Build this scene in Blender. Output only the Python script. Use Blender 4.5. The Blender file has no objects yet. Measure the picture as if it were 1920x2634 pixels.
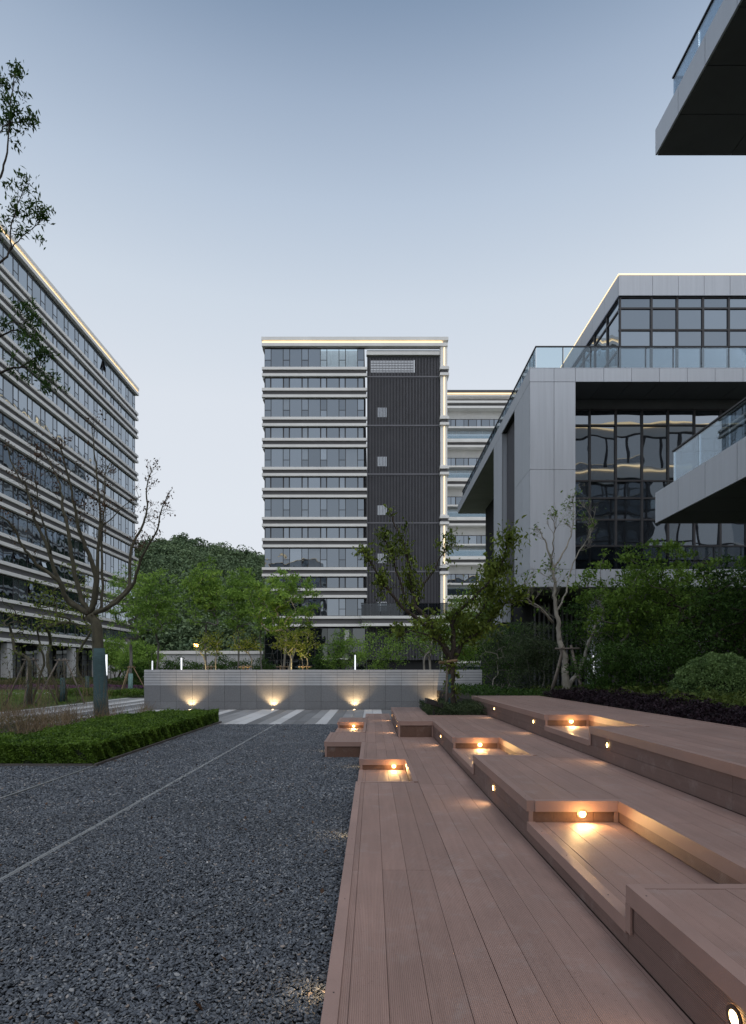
import bpy, math, random
import numpy as np
from mathutils import Vector, Matrix
R = math.radians
sc = bpy.context.scene
COL = sc.collection

# ------------------------------------------------------------------ camera
F, VX, VY, HC = 1490.0, 958.0, 1723.0, 1.5       # focal (photo px), vanishing point, eye height
cam_d = bpy.data.cameras.new('camera'); cam = bpy.data.objects.new('camera', cam_d); COL.objects.link(cam)
cam.location = (0, 0, HC); cam.rotation_euler = (R(90), 0, 0)
cam_d.sensor_fit = 'HORIZONTAL'; cam_d.sensor_width = 36.0; cam_d.lens = F/1920*36
cam_d.shift_x = (960-VX)/1920; cam_d.shift_y = (VY-1317)/1920
cam_d.clip_start = 0.05; cam_d.clip_end = 6000
sc.camera = cam

# ------------------------------------------------------------------ world, sun, exposure
SUN_EL, SUN_AZ = 62.0, 160.0        # soft high light of an evening sky, from behind and right of the viewer
w = bpy.data.worlds.new('World'); sc.world = w; w.use_nodes = True
wn = w.node_tree; wn.nodes.clear()
sky = wn.nodes.new('ShaderNodeTexSky'); sky.sky_type = 'NISHITA'; sky.sun_disc = False
sky.sun_elevation = R(SUN_EL); sky.sun_rotation = R(SUN_AZ)
sky.altitude = 0; sky.air_density = 1.0; sky.dust_density = 1.0; sky.ozone_density = 3.0
# evening haze: pale towards the horizon all round, blue overhead
tc = wn.nodes.new('ShaderNodeTexCoord'); sx = wn.nodes.new('ShaderNodeSeparateXYZ'); cr = wn.nodes.new('ShaderNodeValToRGB')
wn.links.new(tc.outputs['Generated'], sx.inputs[0]); wn.links.new(sx.outputs['Z'], cr.inputs[0])
SKYR = [(0,(.80,.79,.80)),(.10,(.82,.82,.85)),(.26,(.83,.86,.895)),(.41,(.81,.85,.90)),(.53,(.70,.77,.85)),(.626,(.54,.63,.75)),(.70,(.39,.48,.61)),(.76,(.24,.325,.45)),(1.0,(.14,.20,.30))]
el = cr.color_ramp.elements
while len(el) < len(SKYR): el.new(.5)
for e_, (p_, c_) in zip(el, SKYR): e_.position = p_; e_.color = (*c_, 1)
EXPO, BG = 1.0, 0.07
sm = wn.nodes.new('ShaderNodeVectorMath'); sm.operation = 'SCALE'; sm.inputs['Scale'].default_value = 1/(BG*2**EXPO)
wn.links.new(cr.outputs[0], sm.inputs[0])
mx = wn.nodes.new('ShaderNodeMixRGB'); mx.inputs[0].default_value = 0.85
bg = wn.nodes.new('ShaderNodeBackground'); bg.inputs[1].default_value = BG
wo = wn.nodes.new('ShaderNodeOutputWorld')
wn.links.new(sky.outputs[0], mx.inputs[1]); wn.links.new(sm.outputs[0], mx.inputs[2]); wn.links.new(mx.outputs[0], bg.inputs[0]); wn.links.new(bg.outputs[0], wo.inputs[0])
sun_d = bpy.data.lights.new('sun', 'SUN'); sun = bpy.data.objects.new('sun', sun_d); COL.objects.link(sun)
sun_d.energy = 0.68; sun_d.angle = R(40); sun_d.color = (1.0, 0.97, 0.94)
_a, _e = R(SUN_AZ), R(SUN_EL); sdir = Vector((math.sin(_a)*math.cos(_e), math.cos(_a)*math.cos(_e), math.sin(_e)))
sun.rotation_euler = sdir.to_track_quat('Z','Y').to_euler()
sc.view_settings.view_transform = 'Standard'; sc.view_settings.look = 'None'
sc.view_settings.exposure = EXPO; sc.view_settings.gamma = 1.0; sc.view_settings.use_curve_mapping = False

# ------------------------------------------------------------------ helpers
rng = np.random.default_rng(7)
random.seed(11)
def P(x, y, Y):
    "photo pixel at depth Y -> world point"
    return Vector(((x-VX)*Y/F, Y, HC-(y-VY)*Y/F))

def tag(o, label=None, cat=None, group=None, kind=None):
    if label: o['label'] = label
    if cat: o['category'] = cat
    if group: o['group'] = group
    if kind: o['kind'] = kind
    return o

def link(name, me, parent=None, loc=None):
    o = bpy.data.objects.new(name, me); COL.objects.link(o)
    if parent is not None: o.parent = parent
    if loc is not None: o.location = loc
    return o

def thing(name, label, cat, loc=(0,0,0), rz=0, group=None):
    o = link(name, None, None, loc); o.rotation_euler = (0,0,rz); o.empty_display_size = .2
    return tag(o, label, cat, group)

class MB:
    def __init__(s): s.v = []; s.f = []
    def box(s, x0, x1, y0, y1, z0, z1):
        b = len(s.v)
        s.v += [(x0,y0,z0),(x1,y0,z0),(x1,y1,z0),(x0,y1,z0),(x0,y0,z1),(x1,y0,z1),(x1,y1,z1),(x0,y1,z1)]
        s.f += [(b,b+3,b+2,b+1),(b+4,b+5,b+6,b+7),(b,b+1,b+5,b+4),(b+1,b+2,b+6,b+5),(b+2,b+3,b+7,b+6),(b+3,b,b+4,b+7)]
        return s
    def tube(s, pts, rad, n=6):
        pts = [Vector(p) for p in pts]; b = len(s.v); m = len(pts)
        ref = Vector((.31,.87,.11)).normalized()
        for i, p in enumerate(pts):
            t = (pts[min(i+1,m-1)]-pts[max(i-1,0)])
            t = t.normalized() if t.length > 1e-9 else Vector((0,0,1))
            a = t.cross(ref); a = a.normalized() if a.length > 1e-4 else t.orthogonal().normalized()
            c = t.cross(a); ref = c.cross(t) if False else ref
            r = rad[i] if hasattr(rad, '__len__') else rad
            for k in range(n):
                q = 2*math.pi*k/n; d = p + a*(r*math.cos(q)) + c*(r*math.sin(q)); s.v.append(d[:])
        for i in range(m-1):
            for k in range(n):
                k2 = (k+1) % n
                s.f.append((b+i*n+k, b+i*n+k2, b+(i+1)*n+k2, b+(i+1)*n+k))
        s.f.append(tuple(b+k for k in reversed(range(n)))); s.f.append(tuple(b+(m-1)*n+k for k in range(n)))
        return s
    def prism(s, poly, z0, z1):
        b = len(s.v); n = len(poly)
        s.v += [(x,y,z0) for x,y in poly] + [(x,y,z1) for x,y in poly]
        s.f.append(tuple(b+i for i in reversed(range(n)))); s.f.append(tuple(b+n+i for i in range(n)))
        for i in range(n):
            j = (i+1) % n; s.f.append((b+i,b+j,b+n+j,b+n+i))
        return s
    def mesh(s, name, m=None, smooth=False, bev=0):
        me = bpy.data.meshes.new(name); me.from_pydata(s.v, [], s.f)
        if m is not None: me.materials.append(m)
        if smooth: me.polygons.foreach_set('use_smooth', [True]*len(me.polygons))
        me.update(); return me
    def build(s, name, m, parent=None, smooth=False, loc=None):
        return link(name, s.mesh(name, m, smooth), parent, loc)

_cache = {}
def cbox(sx, sy, sz, m):
    "shared box mesh, origin at its lower front left corner"
    k = (round(sx,3), round(sy,3), round(sz,3), m.name)
    if k not in _cache: _cache[k] = MB().box(0,sx,0,sy,0,sz).mesh('piece', m)
    return _cache[k]
def piece(name, x0,x1,y0,y1,z0,z1, m, parent=None):
    return link(name, cbox(x1-x0,y1-y0,z1-z0,m), parent, (x0,y0,z0))

def quads(name, V, m, parent=None, rnd=True):
    "V: (N,4,3) array -> mesh of N loose quads with a random value per face"
    N = len(V); me = bpy.data.meshes.new(name)
    me.vertices.add(N*4); me.vertices.foreach_set('co', np.ascontiguousarray(V, dtype=np.float32).ravel())
    me.loops.add(N*4); me.loops.foreach_set('vertex_index', np.arange(N*4, dtype=np.int32))
    me.polygons.add(N); me.polygons.foreach_set('loop_start', np.arange(0,N*4,4,dtype=np.int32))
    me.polygons.foreach_set('loop_total', np.full(N,4,dtype=np.int32))
    if rnd:
        a = me.attributes.new('rnd','FLOAT','FACE'); a.data.foreach_set('value', rng.random(N).astype(np.float32))
    me.materials.append(m); me.update(); me.validate()
    return link(name, me, parent)

def unit(a): return a/np.maximum(np.linalg.norm(a,axis=-1,keepdims=True),1e-9)
def leaf_quads(C, size, aspect=.5, up=.3, droop=0., outward=None, fold=.12):
    "leaf shaped rhombi at centres C"
    N = len(C)
    d = unit(rng.normal(size=(N,3)) + np.array([0,0,-droop]) + (0 if outward is None else outward))
    n = unit(rng.normal(size=(N,3))*.7 + np.array([0,0,up*3]))
    sd = unit(np.cross(d,n)); n = np.cross(sd,d)
    L = (size*(.65+.7*rng.random(N)))[:,None]
    a = C - d*L*.5; b = C + d*L*.5; mid = C - d*L*.06
    l = mid + sd*L*aspect*.5 + n*L*fold; r = mid - sd*L*aspect*.5 + n*L*fold
    return np.stack([a,l,b,r],1)

# ------------------------------------------------------------------ materials
def nodes(name):
    m = bpy.data.materials.new(name); m.use_nodes = True; nt = m.node_tree
    return m, nt, nt.nodes['Principled BSDF'], nt.nodes['Material Output']
def N(nt, t, **kw):
    n = nt.nodes.new(t)
    for k, v in kw.items():
        if k in n.inputs: n.inputs[k].default_value = v
        else: setattr(n, k, v)
    return n
def math_n(nt, op, a, b=None, c=None):
    n = nt.nodes.new('ShaderNodeMath'); n.operation = op
    for i, q in enumerate((a,b,c)):
        if q is None: continue
        if isinstance(q, (int,float)): n.inputs[i].default_value = q
        else: nt.links.new(q, n.inputs[i])
    return n.outputs[0]
def ramp(nt, fac, stops):
    r = nt.nodes.new('ShaderNodeValToRGB'); e = r.color_ramp.elements
    while len(e) < len(stops): e.new(.5)
    for i, (p, c) in enumerate(stops):
        e[i].position = p; e[i].color = (*c, 1) if len(c) == 3 else c
    if fac is not None: nt.links.new(fac, r.inputs[0])
    return r.outputs[0]
def c3(c, k): return tuple(min(1,x*k) for x in c)

def plain(name, col, rough=.6, scale=3.0, var=.18, bump=0., bscale=60., metallic=0., spec=.4, stretch=(1,1,1), objvar=0.):
    "colour with world-space cloudy wear, optional fine relief and per-object variation"
    m, nt, b, out = nodes(name)
    g = N(nt,'ShaderNodeNewGeometry'); mp = N(nt,'ShaderNodeMapping'); mp.inputs['Scale'].default_value = stretch
    nt.links.new(g.outputs['Position'], mp.inputs[0])
    n = N(nt,'ShaderNodeTexNoise', Scale=scale, Detail=6.0, Roughness=.62); nt.links.new(mp.outputs[0], n.inputs['Vector'])
    c = ramp(nt, n.outputs['Fac'], [(.28,c3(col,1-var)),(.72,c3(col,1+var))])
    if objvar:
        oi = N(nt,'ShaderNodeObjectInfo'); h = N(nt,'ShaderNodeHueSaturation')
        nt.links.new(math_n(nt,'MULTIPLY_ADD',oi.outputs['Random'],2*objvar,1-objvar), h.inputs['Value']); nt.links.new(c, h.inputs['Color']); c = h.outputs[0]
    nt.links.new(c, b.inputs['Base Color'])
    b.inputs['Roughness'].default_value = rough; b.inputs['Metallic'].default_value = metallic
    b.inputs['Specular IOR Level'].default_value = spec
    rr = math_n(nt,'MULTIPLY_ADD', n.outputs['Fac'], .25, rough-.125); nt.links.new(rr, b.inputs['Roughness'])
    if bump:
        n2 = N(nt,'ShaderNodeTexNoise', Scale=bscale, Detail=4.0); nt.links.new(g.outputs['Position'], n2.inputs['Vector'])
        bp = N(nt,'ShaderNodeBump', Strength=bump, Distance=.02); nt.links.new(n2.outputs['Fac'], bp.inputs['Height']); nt.links.new(bp.outputs[0], b.inputs['Normal'])
    return m

def emit(name, col, strength):
    m, nt, b, out = nodes(name)
    b.inputs['Base Color'].default_value = (*col,1); b.inputs['Emission Color'].default_value = (*col,1); b.inputs['Emission Strength'].default_value = strength
    return m

def facade_glass(name, tint, refl, body=(.012,.014,.017), wob=.02):
    "coated office glass: strong sky reflection over a dark interior, slightly wavy panes"
    m, nt, b, out = nodes(name); nt.nodes.remove(b)
    g = N(nt,'ShaderNodeNewGeometry')
    n = N(nt,'ShaderNodeTexNoise', Scale=.55, Detail=1.0); nt.links.new(g.outputs['Position'], n.inputs['Vector'])
    bp = N(nt,'ShaderNodeBump', Strength=1.0, Distance=wob); nt.links.new(n.outputs['Fac'], bp.inputs['Height'])
    gl = N(nt,'ShaderNodeBsdfGlossy', Roughness=.015); gl.inputs['Color'].default_value = (*tint,1); nt.links.new(bp.outputs[0], gl.inputs['Normal'])
    df = N(nt,'ShaderNodeBsdfDiffuse'); df.inputs['Color'].default_value = (*body,1)
    lw = N(nt,'ShaderNodeLayerWeight', Blend=.35)
    oi = N(nt,'ShaderNodeObjectInfo')
    k = math_n(nt,'MULTIPLY_ADD', oi.outputs['Random'], .14, refl-.07)
    fac = math_n(nt,'MINIMUM', math_n(nt,'MULTIPLY_ADD', lw.outputs['Facing'], .45, k), .95)
    mx = N(nt,'ShaderNodeMixShader'); nt.links.new(fac, mx.inputs[0]); nt.links.new(df.outputs[0], mx.inputs[1]); nt.links.new(gl.outputs[0], mx.inputs[2])
    nt.links.new(mx.outputs[0], out.inputs[0]); return m

def clear_glass(name, tint=(.80,.87,.90), k_=.85):
    "thin balustrade glass"
    m, nt, b, out = nodes(name); nt.nodes.remove(b)
    tr = N(nt,'ShaderNodeBsdfTransparent'); tr.inputs[0].default_value = (*tint,1)
    gl = N(nt,'ShaderNodeBsdfGlossy', Roughness=.01); gl.inputs['Color'].default_value = (.9,.95,1,1)
    fr = N(nt,'ShaderNodeFresnel', IOR=1.55); k = math_n(nt,'MULTIPLY_ADD', fr.outputs[0], k_, .03*k_)
    mx = N(nt,'ShaderNodeMixShader'); nt.links.new(k, mx.inputs[0]); nt.links.new(tr.outputs[0], mx.inputs[1]); nt.links.new(gl.outputs[0], mx.inputs[2])
    nt.links.new(mx.outputs[0], out.inputs[0]); return m

def foliage(name, dark, light, rough=.5, trans=.35, nscale=1.2, spec=.14):
    "leaf colour varies per leaf and in larger clumps; thin leaves let some light through"
    m, nt, b, out = nodes(name)
    at = N(nt,'ShaderNodeAttribute'); at.attribute_name = 'rnd'
    g = N(nt,'ShaderNodeNewGeometry'); n = N(nt,'ShaderNodeTexNoise', Scale=nscale, Detail=3.0); nt.links.new(g.outputs['Position'], n.inputs['Vector'])
    f = math_n(nt,'ADD', math_n(nt,'MULTIPLY', at.outputs['Fac'], .55), math_n(nt,'MULTIPLY_ADD', n.outputs['Fac'], 1.3, -.42))
    c = ramp(nt, f, [(.05,dark),(.95,light)])
    nt.links.new(c, b.inputs['Base Color']); b.inputs['Roughness'].default_value = rough; b.inputs['Specular IOR Level'].default_value = spec
    tl = N(nt,'ShaderNodeBsdfTranslucent'); nt.links.new(c, tl.inputs[0])
    mx = N(nt,'ShaderNodeMixShader', Fac=trans); nt.links.new(b.outputs[0], mx.inputs[1]); nt.links.new(tl.outputs[0], mx.inputs[2])
    nt.links.new(mx.outputs[0], out.inputs[0]); return m

def deck_mat(name, axis, col=(.325,.212,.178), groove=.0078, depth=.5):
    "ribbed composite board: fine grooves across one axis, weathering, faint dust, per-board tone"
    m, nt, b, out = nodes(name)
    g = N(nt,'ShaderNodeNewGeometry'); sp = N(nt,'ShaderNodeSeparateXYZ'); nt.links.new(g.outputs['Position'], sp.inputs[0])
    ph = math_n(nt,'MULTIPLY', sp.outputs[axis], 2*math.pi/groove)
    wv = math_n(nt,'MULTIPLY_ADD', math_n(nt,'SINE', ph), .5, .5)
    n = N(nt,'ShaderNodeTexNoise', Scale=1.7, Detail=7.0, Roughness=.65); nt.links.new(g.outputs['Position'], n.inputs['Vector'])
    mp = N(nt,'ShaderNodeMapping'); mp.inputs['Scale'].default_value = (40,2.2,40) if axis == 0 else (40,2.2,40); nt.links.new(g.outputs['Position'], mp.inputs[0])
    n2 = N(nt,'ShaderNodeTexNoise', Scale=1.0, Detail=4.0); nt.links.new(mp.outputs[0], n2.inputs['Vector'])
    f = math_n(nt,'ADD', math_n(nt,'MULTIPLY', n.outputs['Fac'], .65), math_n(nt,'MULTIPLY', n2.outputs['Fac'], .35))
    c = ramp(nt, f, [(.3,c3(col,.80)),(.7,c3(col,1.17))])
    # pale scuffs and small dark specks
    v = N(nt,'ShaderNodeTexNoise', Scale=95.0, Detail=2.0); nt.links.new(g.outputs['Position'], v.inputs['Vector'])
    spk = ramp(nt, v.outputs['Fac'], [(.30,(1,1,1)),(.33,(0,0,0))])
    mxs = N(nt,'ShaderNodeMixRGB', blend_type='MULTIPLY'); nt.links.new(math_n(nt,'MULTIPLY',spk,.5), mxs.inputs[0]); nt.links.new(c, mxs.inputs[1]); mxs.inputs[2].default_value = (.45,.42,.4,1)
    dn = N(nt,'ShaderNodeTexNoise', Scale=5.0, Detail=8.0, Roughness=.7); nt.links.new(g.outputs['Position'], dn.inputs['Vector'])
    dust = ramp(nt, dn.outputs['Fac'], [(.54,(0,0,0)),(.74,(1,1,1))])
    md = N(nt,'ShaderNodeMixRGB', blend_type='MIX'); nt.links.new(math_n(nt,'MULTIPLY',dust,.38), md.inputs[0]); nt.links.new(mxs.outputs[0], md.inputs[1]); md.inputs[2].default_value = (.40,.35,.33,1)
    gm = N(nt,'ShaderNodeMixRGB', blend_type='MULTIPLY'); gm.inputs[0].default_value = depth; nt.links.new(md.outputs[0], gm.inputs[1])
    gc = ramp(nt, wv, [(.10,(.50,.48,.48)),(.45,(1,1,1))]); nt.links.new(gc, gm.inputs[2])
    oi = N(nt,'ShaderNodeObjectInfo'); h = N(nt,'ShaderNodeHueSaturation'); nt.links.new(math_n(nt,'MULTIPLY_ADD',oi.outputs['Random'],.15,.925), h.inputs['Value']); nt.links.new(gm.outputs[0], h.inputs['Color'])
    nt.links.new(h.outputs[0], b.inputs['Base Color'])
    nt.links.new(math_n(nt,'MULTIPLY_ADD', n.outputs['Fac'], .3, .42), b.inputs['Roughness']); b.inputs['Specular IOR Level'].default_value = .35
    bp = N(nt,'ShaderNodeBump', Strength=.55, Distance=.0025); nt.links.new(wv, bp.inputs['Height']); nt.links.new(bp.outputs[0], b.inputs['Normal'])
    return m

M = {}
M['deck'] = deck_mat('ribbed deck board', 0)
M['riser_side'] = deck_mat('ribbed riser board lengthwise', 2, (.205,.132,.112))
M['riser_front'] = deck_mat('ribbed riser board upright', 0, (.15,.085,.062), .0085, .8)  # board colour darkened to stand in for shade on the front risers
M['trim'] = plain('smooth deck edging', (.315,.206,.174), .5, 2.0, .13, .15, 180, objvar=.06)
M['carcass'] = plain('deck underframe', (.10,.072,.064), .9)
M['joint'] = plain('dark joint', (.035,.035,.037), .85)
M['panel_light'] = plain('pale grey wall panel', (.43,.44,.46), .62, 5.0, .08, .1, 120, objvar=.06)
M['panel_dark'] = plain('dark grey granite panel', (.18,.185,.195), .6, 22.0, .14, .12, 200, objvar=.06)
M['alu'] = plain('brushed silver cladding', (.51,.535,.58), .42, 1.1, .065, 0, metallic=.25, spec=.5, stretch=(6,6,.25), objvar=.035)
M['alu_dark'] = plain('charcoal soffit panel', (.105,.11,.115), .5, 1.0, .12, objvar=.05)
M['band'] = plain('white render band', (.82,.81,.79), .6, .5, .07, 0, stretch=(1,1,.3))
M['band_grey'] = plain('grey recessed band', (.115,.112,.115), .7, .6, .1)
M['core'] = plain('dark interior', (.02,.021,.023), .9)
M['mullion'] = plain('bronze window frame', (.045,.043,.046), .45, 2.0, .1)
M['slat'] = plain('dark grey screen slat', (.15,.15,.168), .5, .8, .12)
M['screen_back'] = plain('dark screen backing', (.026,.026,.030), .8)
M['glass'] = facade_glass('office glass', (.70,.79,.88), .29)
M['glass_lobby'] = facade_glass('lobby glass', (.62,.68,.70), .13, (.006,.008,.008))
M['glass_a'] = facade_glass('curtain wall glass', (.72,.78,.84), .34, wob=.016)
M['glass_lit'] = facade_glass('pale window glass', (.80,.84,.88), .42, (.16,.17,.18))
M['glass_blind'] = facade_glass('office glass with drawn blind', (.70,.79,.88), .30, (.10,.11,.12))
M['rail_glass'] = clear_glass('balustrade glass')
M['rail_glass_dark'] = clear_glass('smoked balustrade glass', (.42,.45,.47), .6)
M['rail'] = plain('dark handrail', (.028,.028,.032), .4)
M['led'] = emit('warm led strip', (1.0,.76,.46), .55)
M['led_hot'] = emit('bright led strip', (1.0,.76,.45), .66)
M['led_white'] = emit('white light column', (.92,.95,1.0), .5)
M['lens'] = emit('step light lens', (1.0,.66,.26), 9.0)
M['lamp_metal'] = plain('lamp ring', (.16,.13,.11), .35, metallic=.8)
M['soil'] = plain('dark soil', (.030,.024,.018), .95, 6.0, .4, .5, 40)
M['ground'] = plain('earth and low green', (.060,.070,.034), .95, .35, .45, .3, 8)
M['gravel_base'] = plain('gravel bedding', (.028,.031,.036), .9, 30, .4, .6, 90)
M['lawn'] = plain('lawn soil', (.045,.075,.022), .95, 2.0, .35, .5, 60)
M['steel'] = plain('galvanised edging', (.30,.31,.31), .45, 7.0, .25, metallic=.35, stretch=(1,.15,1))
M['edge_dark'] = plain('rusted edging', (.10,.09,.085), .6, 9.0, .25, metallic=.2)
M['stone_light'] = plain('white paving stone', (.50,.50,.50), .7, 9.0, .12, .12, 150, objvar=.10)
M['stone_mid'] = plain('mid grey paving stone', (.25,.252,.255), .7, 9.0, .15, .12, 150, objvar=.12)
M['stone_dark'] = plain('dark grey paving stone', (.165,.168,.172), .7, 9.0, .15, .12, 150, objvar=.12)
M['bark_brown'] = plain('brown bark', (.050,.040,.032), .9, 9.0, .45, .8, 38, stretch=(1,1,.35))
M['bark_mossy'] = plain('olive brown bark', (.075,.068,.045), .9, 7.0, .45, .8, 38, stretch=(1,1,.35))
M['bark_pale'] = plain('pale smooth bark', (.30,.275,.235), .8, 8.0, .35, .5, 45, stretch=(1,1,.4))
M['bark_grey'] = plain('grey bark', (.15,.14,.125), .85, 8.0, .35, .6, 45, stretch=(1,1,.4))
M['wrap'] = plain('teal trunk wrapping', (.045,.085,.092), .8, 14.0, .35, .9, 30, stretch=(.4,.4,5))
M['pole'] = plain('timber stake', (.24,.17,.10), .8, 10.0, .3, .3, 60, stretch=(1,1,.3))
M['pole_grey'] = plain('weathered stake', (.17,.145,.125), .85, 10.0, .3, .3, 60, stretch=(1,1,.3))
M['leaf_maple'] = foliage('maple leaves', (.085,.175,.034), (.36,.54,.11), nscale=.8, trans=.45)
M['leaf_yellow'] = foliage('young yellow green leaves', (.075,.11,.018), (.24,.29,.055), nscale=1.2)
M['leaf_deck'] = foliage('cherry leaves', (.048,.082,.014), (.25,.32,.06), nscale=1.6)
M['leaf_shrub'] = foliage('dark shrub leaves', (.016,.042,.010), (.085,.16,.034), nscale=1.0)
M['leaf_fresh'] = foliage('fresh shrub leaves', (.045,.10,.016), (.23,.36,.066), nscale=1.1)
M['leaf_grey'] = foliage('grey green leaves', (.030,.050,.022), (.105,.140,.068), nscale=1.6)
M['leaf_hedge'] = foliage('boxwood hedge leaves', (.026,.066,.010), (.165,.275,.036), nscale=2.0, spec=.25)
M['leaf_ball'] = foliage('clipped ball leaves', (.06,.115,.034), (.26,.38,.135), nscale=3.0, spec=.25)
M['leaf_purple'] = foliage('purple leaves', (.011,.008,.011), (.045,.027,.036), nscale=3.0, trans=.15)
M['leaf_cover'] = foliage('yellow green ground cover', (.035,.065,.012), (.15,.19,.045), nscale=2.2)
M['leaf_olive'] = foliage('olive ground cover', (.050,.055,.022), (.13,.135,.055), nscale=.8)
M['flower'] = foliage('magenta flowers', (.09,.045,.08), (.24,.11,.20), nscale=3.0)
M['leaf_dead'] = foliage('withered leaves', (.045,.026,.016), (.14,.080,.050), nscale=2.0, trans=.15)
M['dry_grass'] = foliage('dry grass', (.085,.058,.035), (.29,.215,.13), nscale=2.0, trans=.2)
M['grass'] = foliage('lawn grass', (.060,.11,.02), (.17,.25,.06), nscale=.7)
M['forest'] = foliage('forest crowns', (.060,.100,.056), (.19,.26,.13), nscale=.07, trans=.1)
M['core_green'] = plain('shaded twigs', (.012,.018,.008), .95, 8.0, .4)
M['white_wall'] = plain('white boundary wall', (.50,.50,.51), .7, .7, .1)
M['lamp_orange'] = emit('orange street lamp', (1.0,.42,.10), 14.0)
# ------------------------------------------------------------------ ground, gravel, paving
def sheet(name, x0,x1,y0,y1,z,m, n=1):
    me = bpy.data.meshes.new(name); me.from_pydata([(x0,y0,z),(x1,y0,z),(x1,y1,z),(x0,y1,z)],[],[(0,1,2,3)]); me.materials.append(m)
    return tag(link(name, me), kind='structure')
g = sheet('ground', -3000,3000,-2500,4000,-.03,M['ground'])
tag(g, 'bare earth and low green ground reaching the horizon','ground')
gb = sheet('gravel_bed', -13.0, -.12, -2.0, 15.85, -.012, M['gravel_base'])
tag(gb, 'dark bedding under the loose grey gravel','ground')
pv = sheet('pavement', -13.2, 3.2, 15.85, 31.0, -.022, M['joint'])
tag(pv, 'striped pavement of grey and white stone slabs in front of the wall','pavement')
lw = sheet('lawn', -42, -13.2, 16.0, 44.0, -.010, M['lawn']); tag(lw,'green lawn beside the striped pavement','lawn')

def place(o, *a): return o
# paving slabs run away from the camera in strips
pat = ['stone_light','stone_dark','stone_mid','stone_mid','stone_light','stone_light','stone_dark','stone_mid','stone_light','stone_dark','stone_dark','stone_mid']
x = -13.1; k = 0
while x < 1.6:
    mm = M[pat[(k*7+k//5) % len(pat)]] if False else M[pat[k % len(pat)]]
    y = 15.87 if x < -.15 else 16.26
    off = (.0,.45,.9)[k % 3]
    yend = 30.8 if x < -8.9 else 21.85
    yy = y; first = True
    while yy < yend-.02:
        L = (1.5-off if first and off else 1.5); first = False
        y2 = min(yy+L, yend)
        if y2-yy > .05:
            o = piece('paving_slab', x+.004, x+.316, yy+.004, y2-.004, -.02, .0, mm, pv)
            o.location.z += random.uniform(-.0015,.0015)
        yy = y2
    x += .32; k += 1

# loose gravel: pebbles scattered by geometry nodes over the bed, finer spread far away
def pebble_material():
    m, nt, b, out = nodes('slate pebbles')
    oi = N(nt,'ShaderNodeObjectInfo')
    c = ramp(nt, oi.outputs['Random'], [(.0,(.040,.046,.056)),(.40,(.075,.086,.103)),(.74,(.115,.128,.148)),(.92,(.165,.178,.192)),(.978,(.28,.285,.29)),(.99,(.15,.10,.065)),(1.0,(.42,.41,.40))])
    g = N(nt,'ShaderNodeNewGeometry'); n = N(nt,'ShaderNodeTexNoise', Scale=1.3, Detail=4.0); nt.links.new(g.outputs['Position'], n.inputs['Vector'])
    h = N(nt,'ShaderNodeHueSaturation'); nt.links.new(math_n(nt,'MULTIPLY_ADD',n.outputs['Fac'],.8,.62), h.inputs['Value']); nt.links.new(c,h.inputs['Color'])
    nt.links.new(h.outputs[0], b.inputs['Base Color']); b.inputs['Roughness'].default_value = .52; b.inputs['Specular IOR Level'].default_value = .42
    return m
M['pebble'] = pebble_material()
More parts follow.
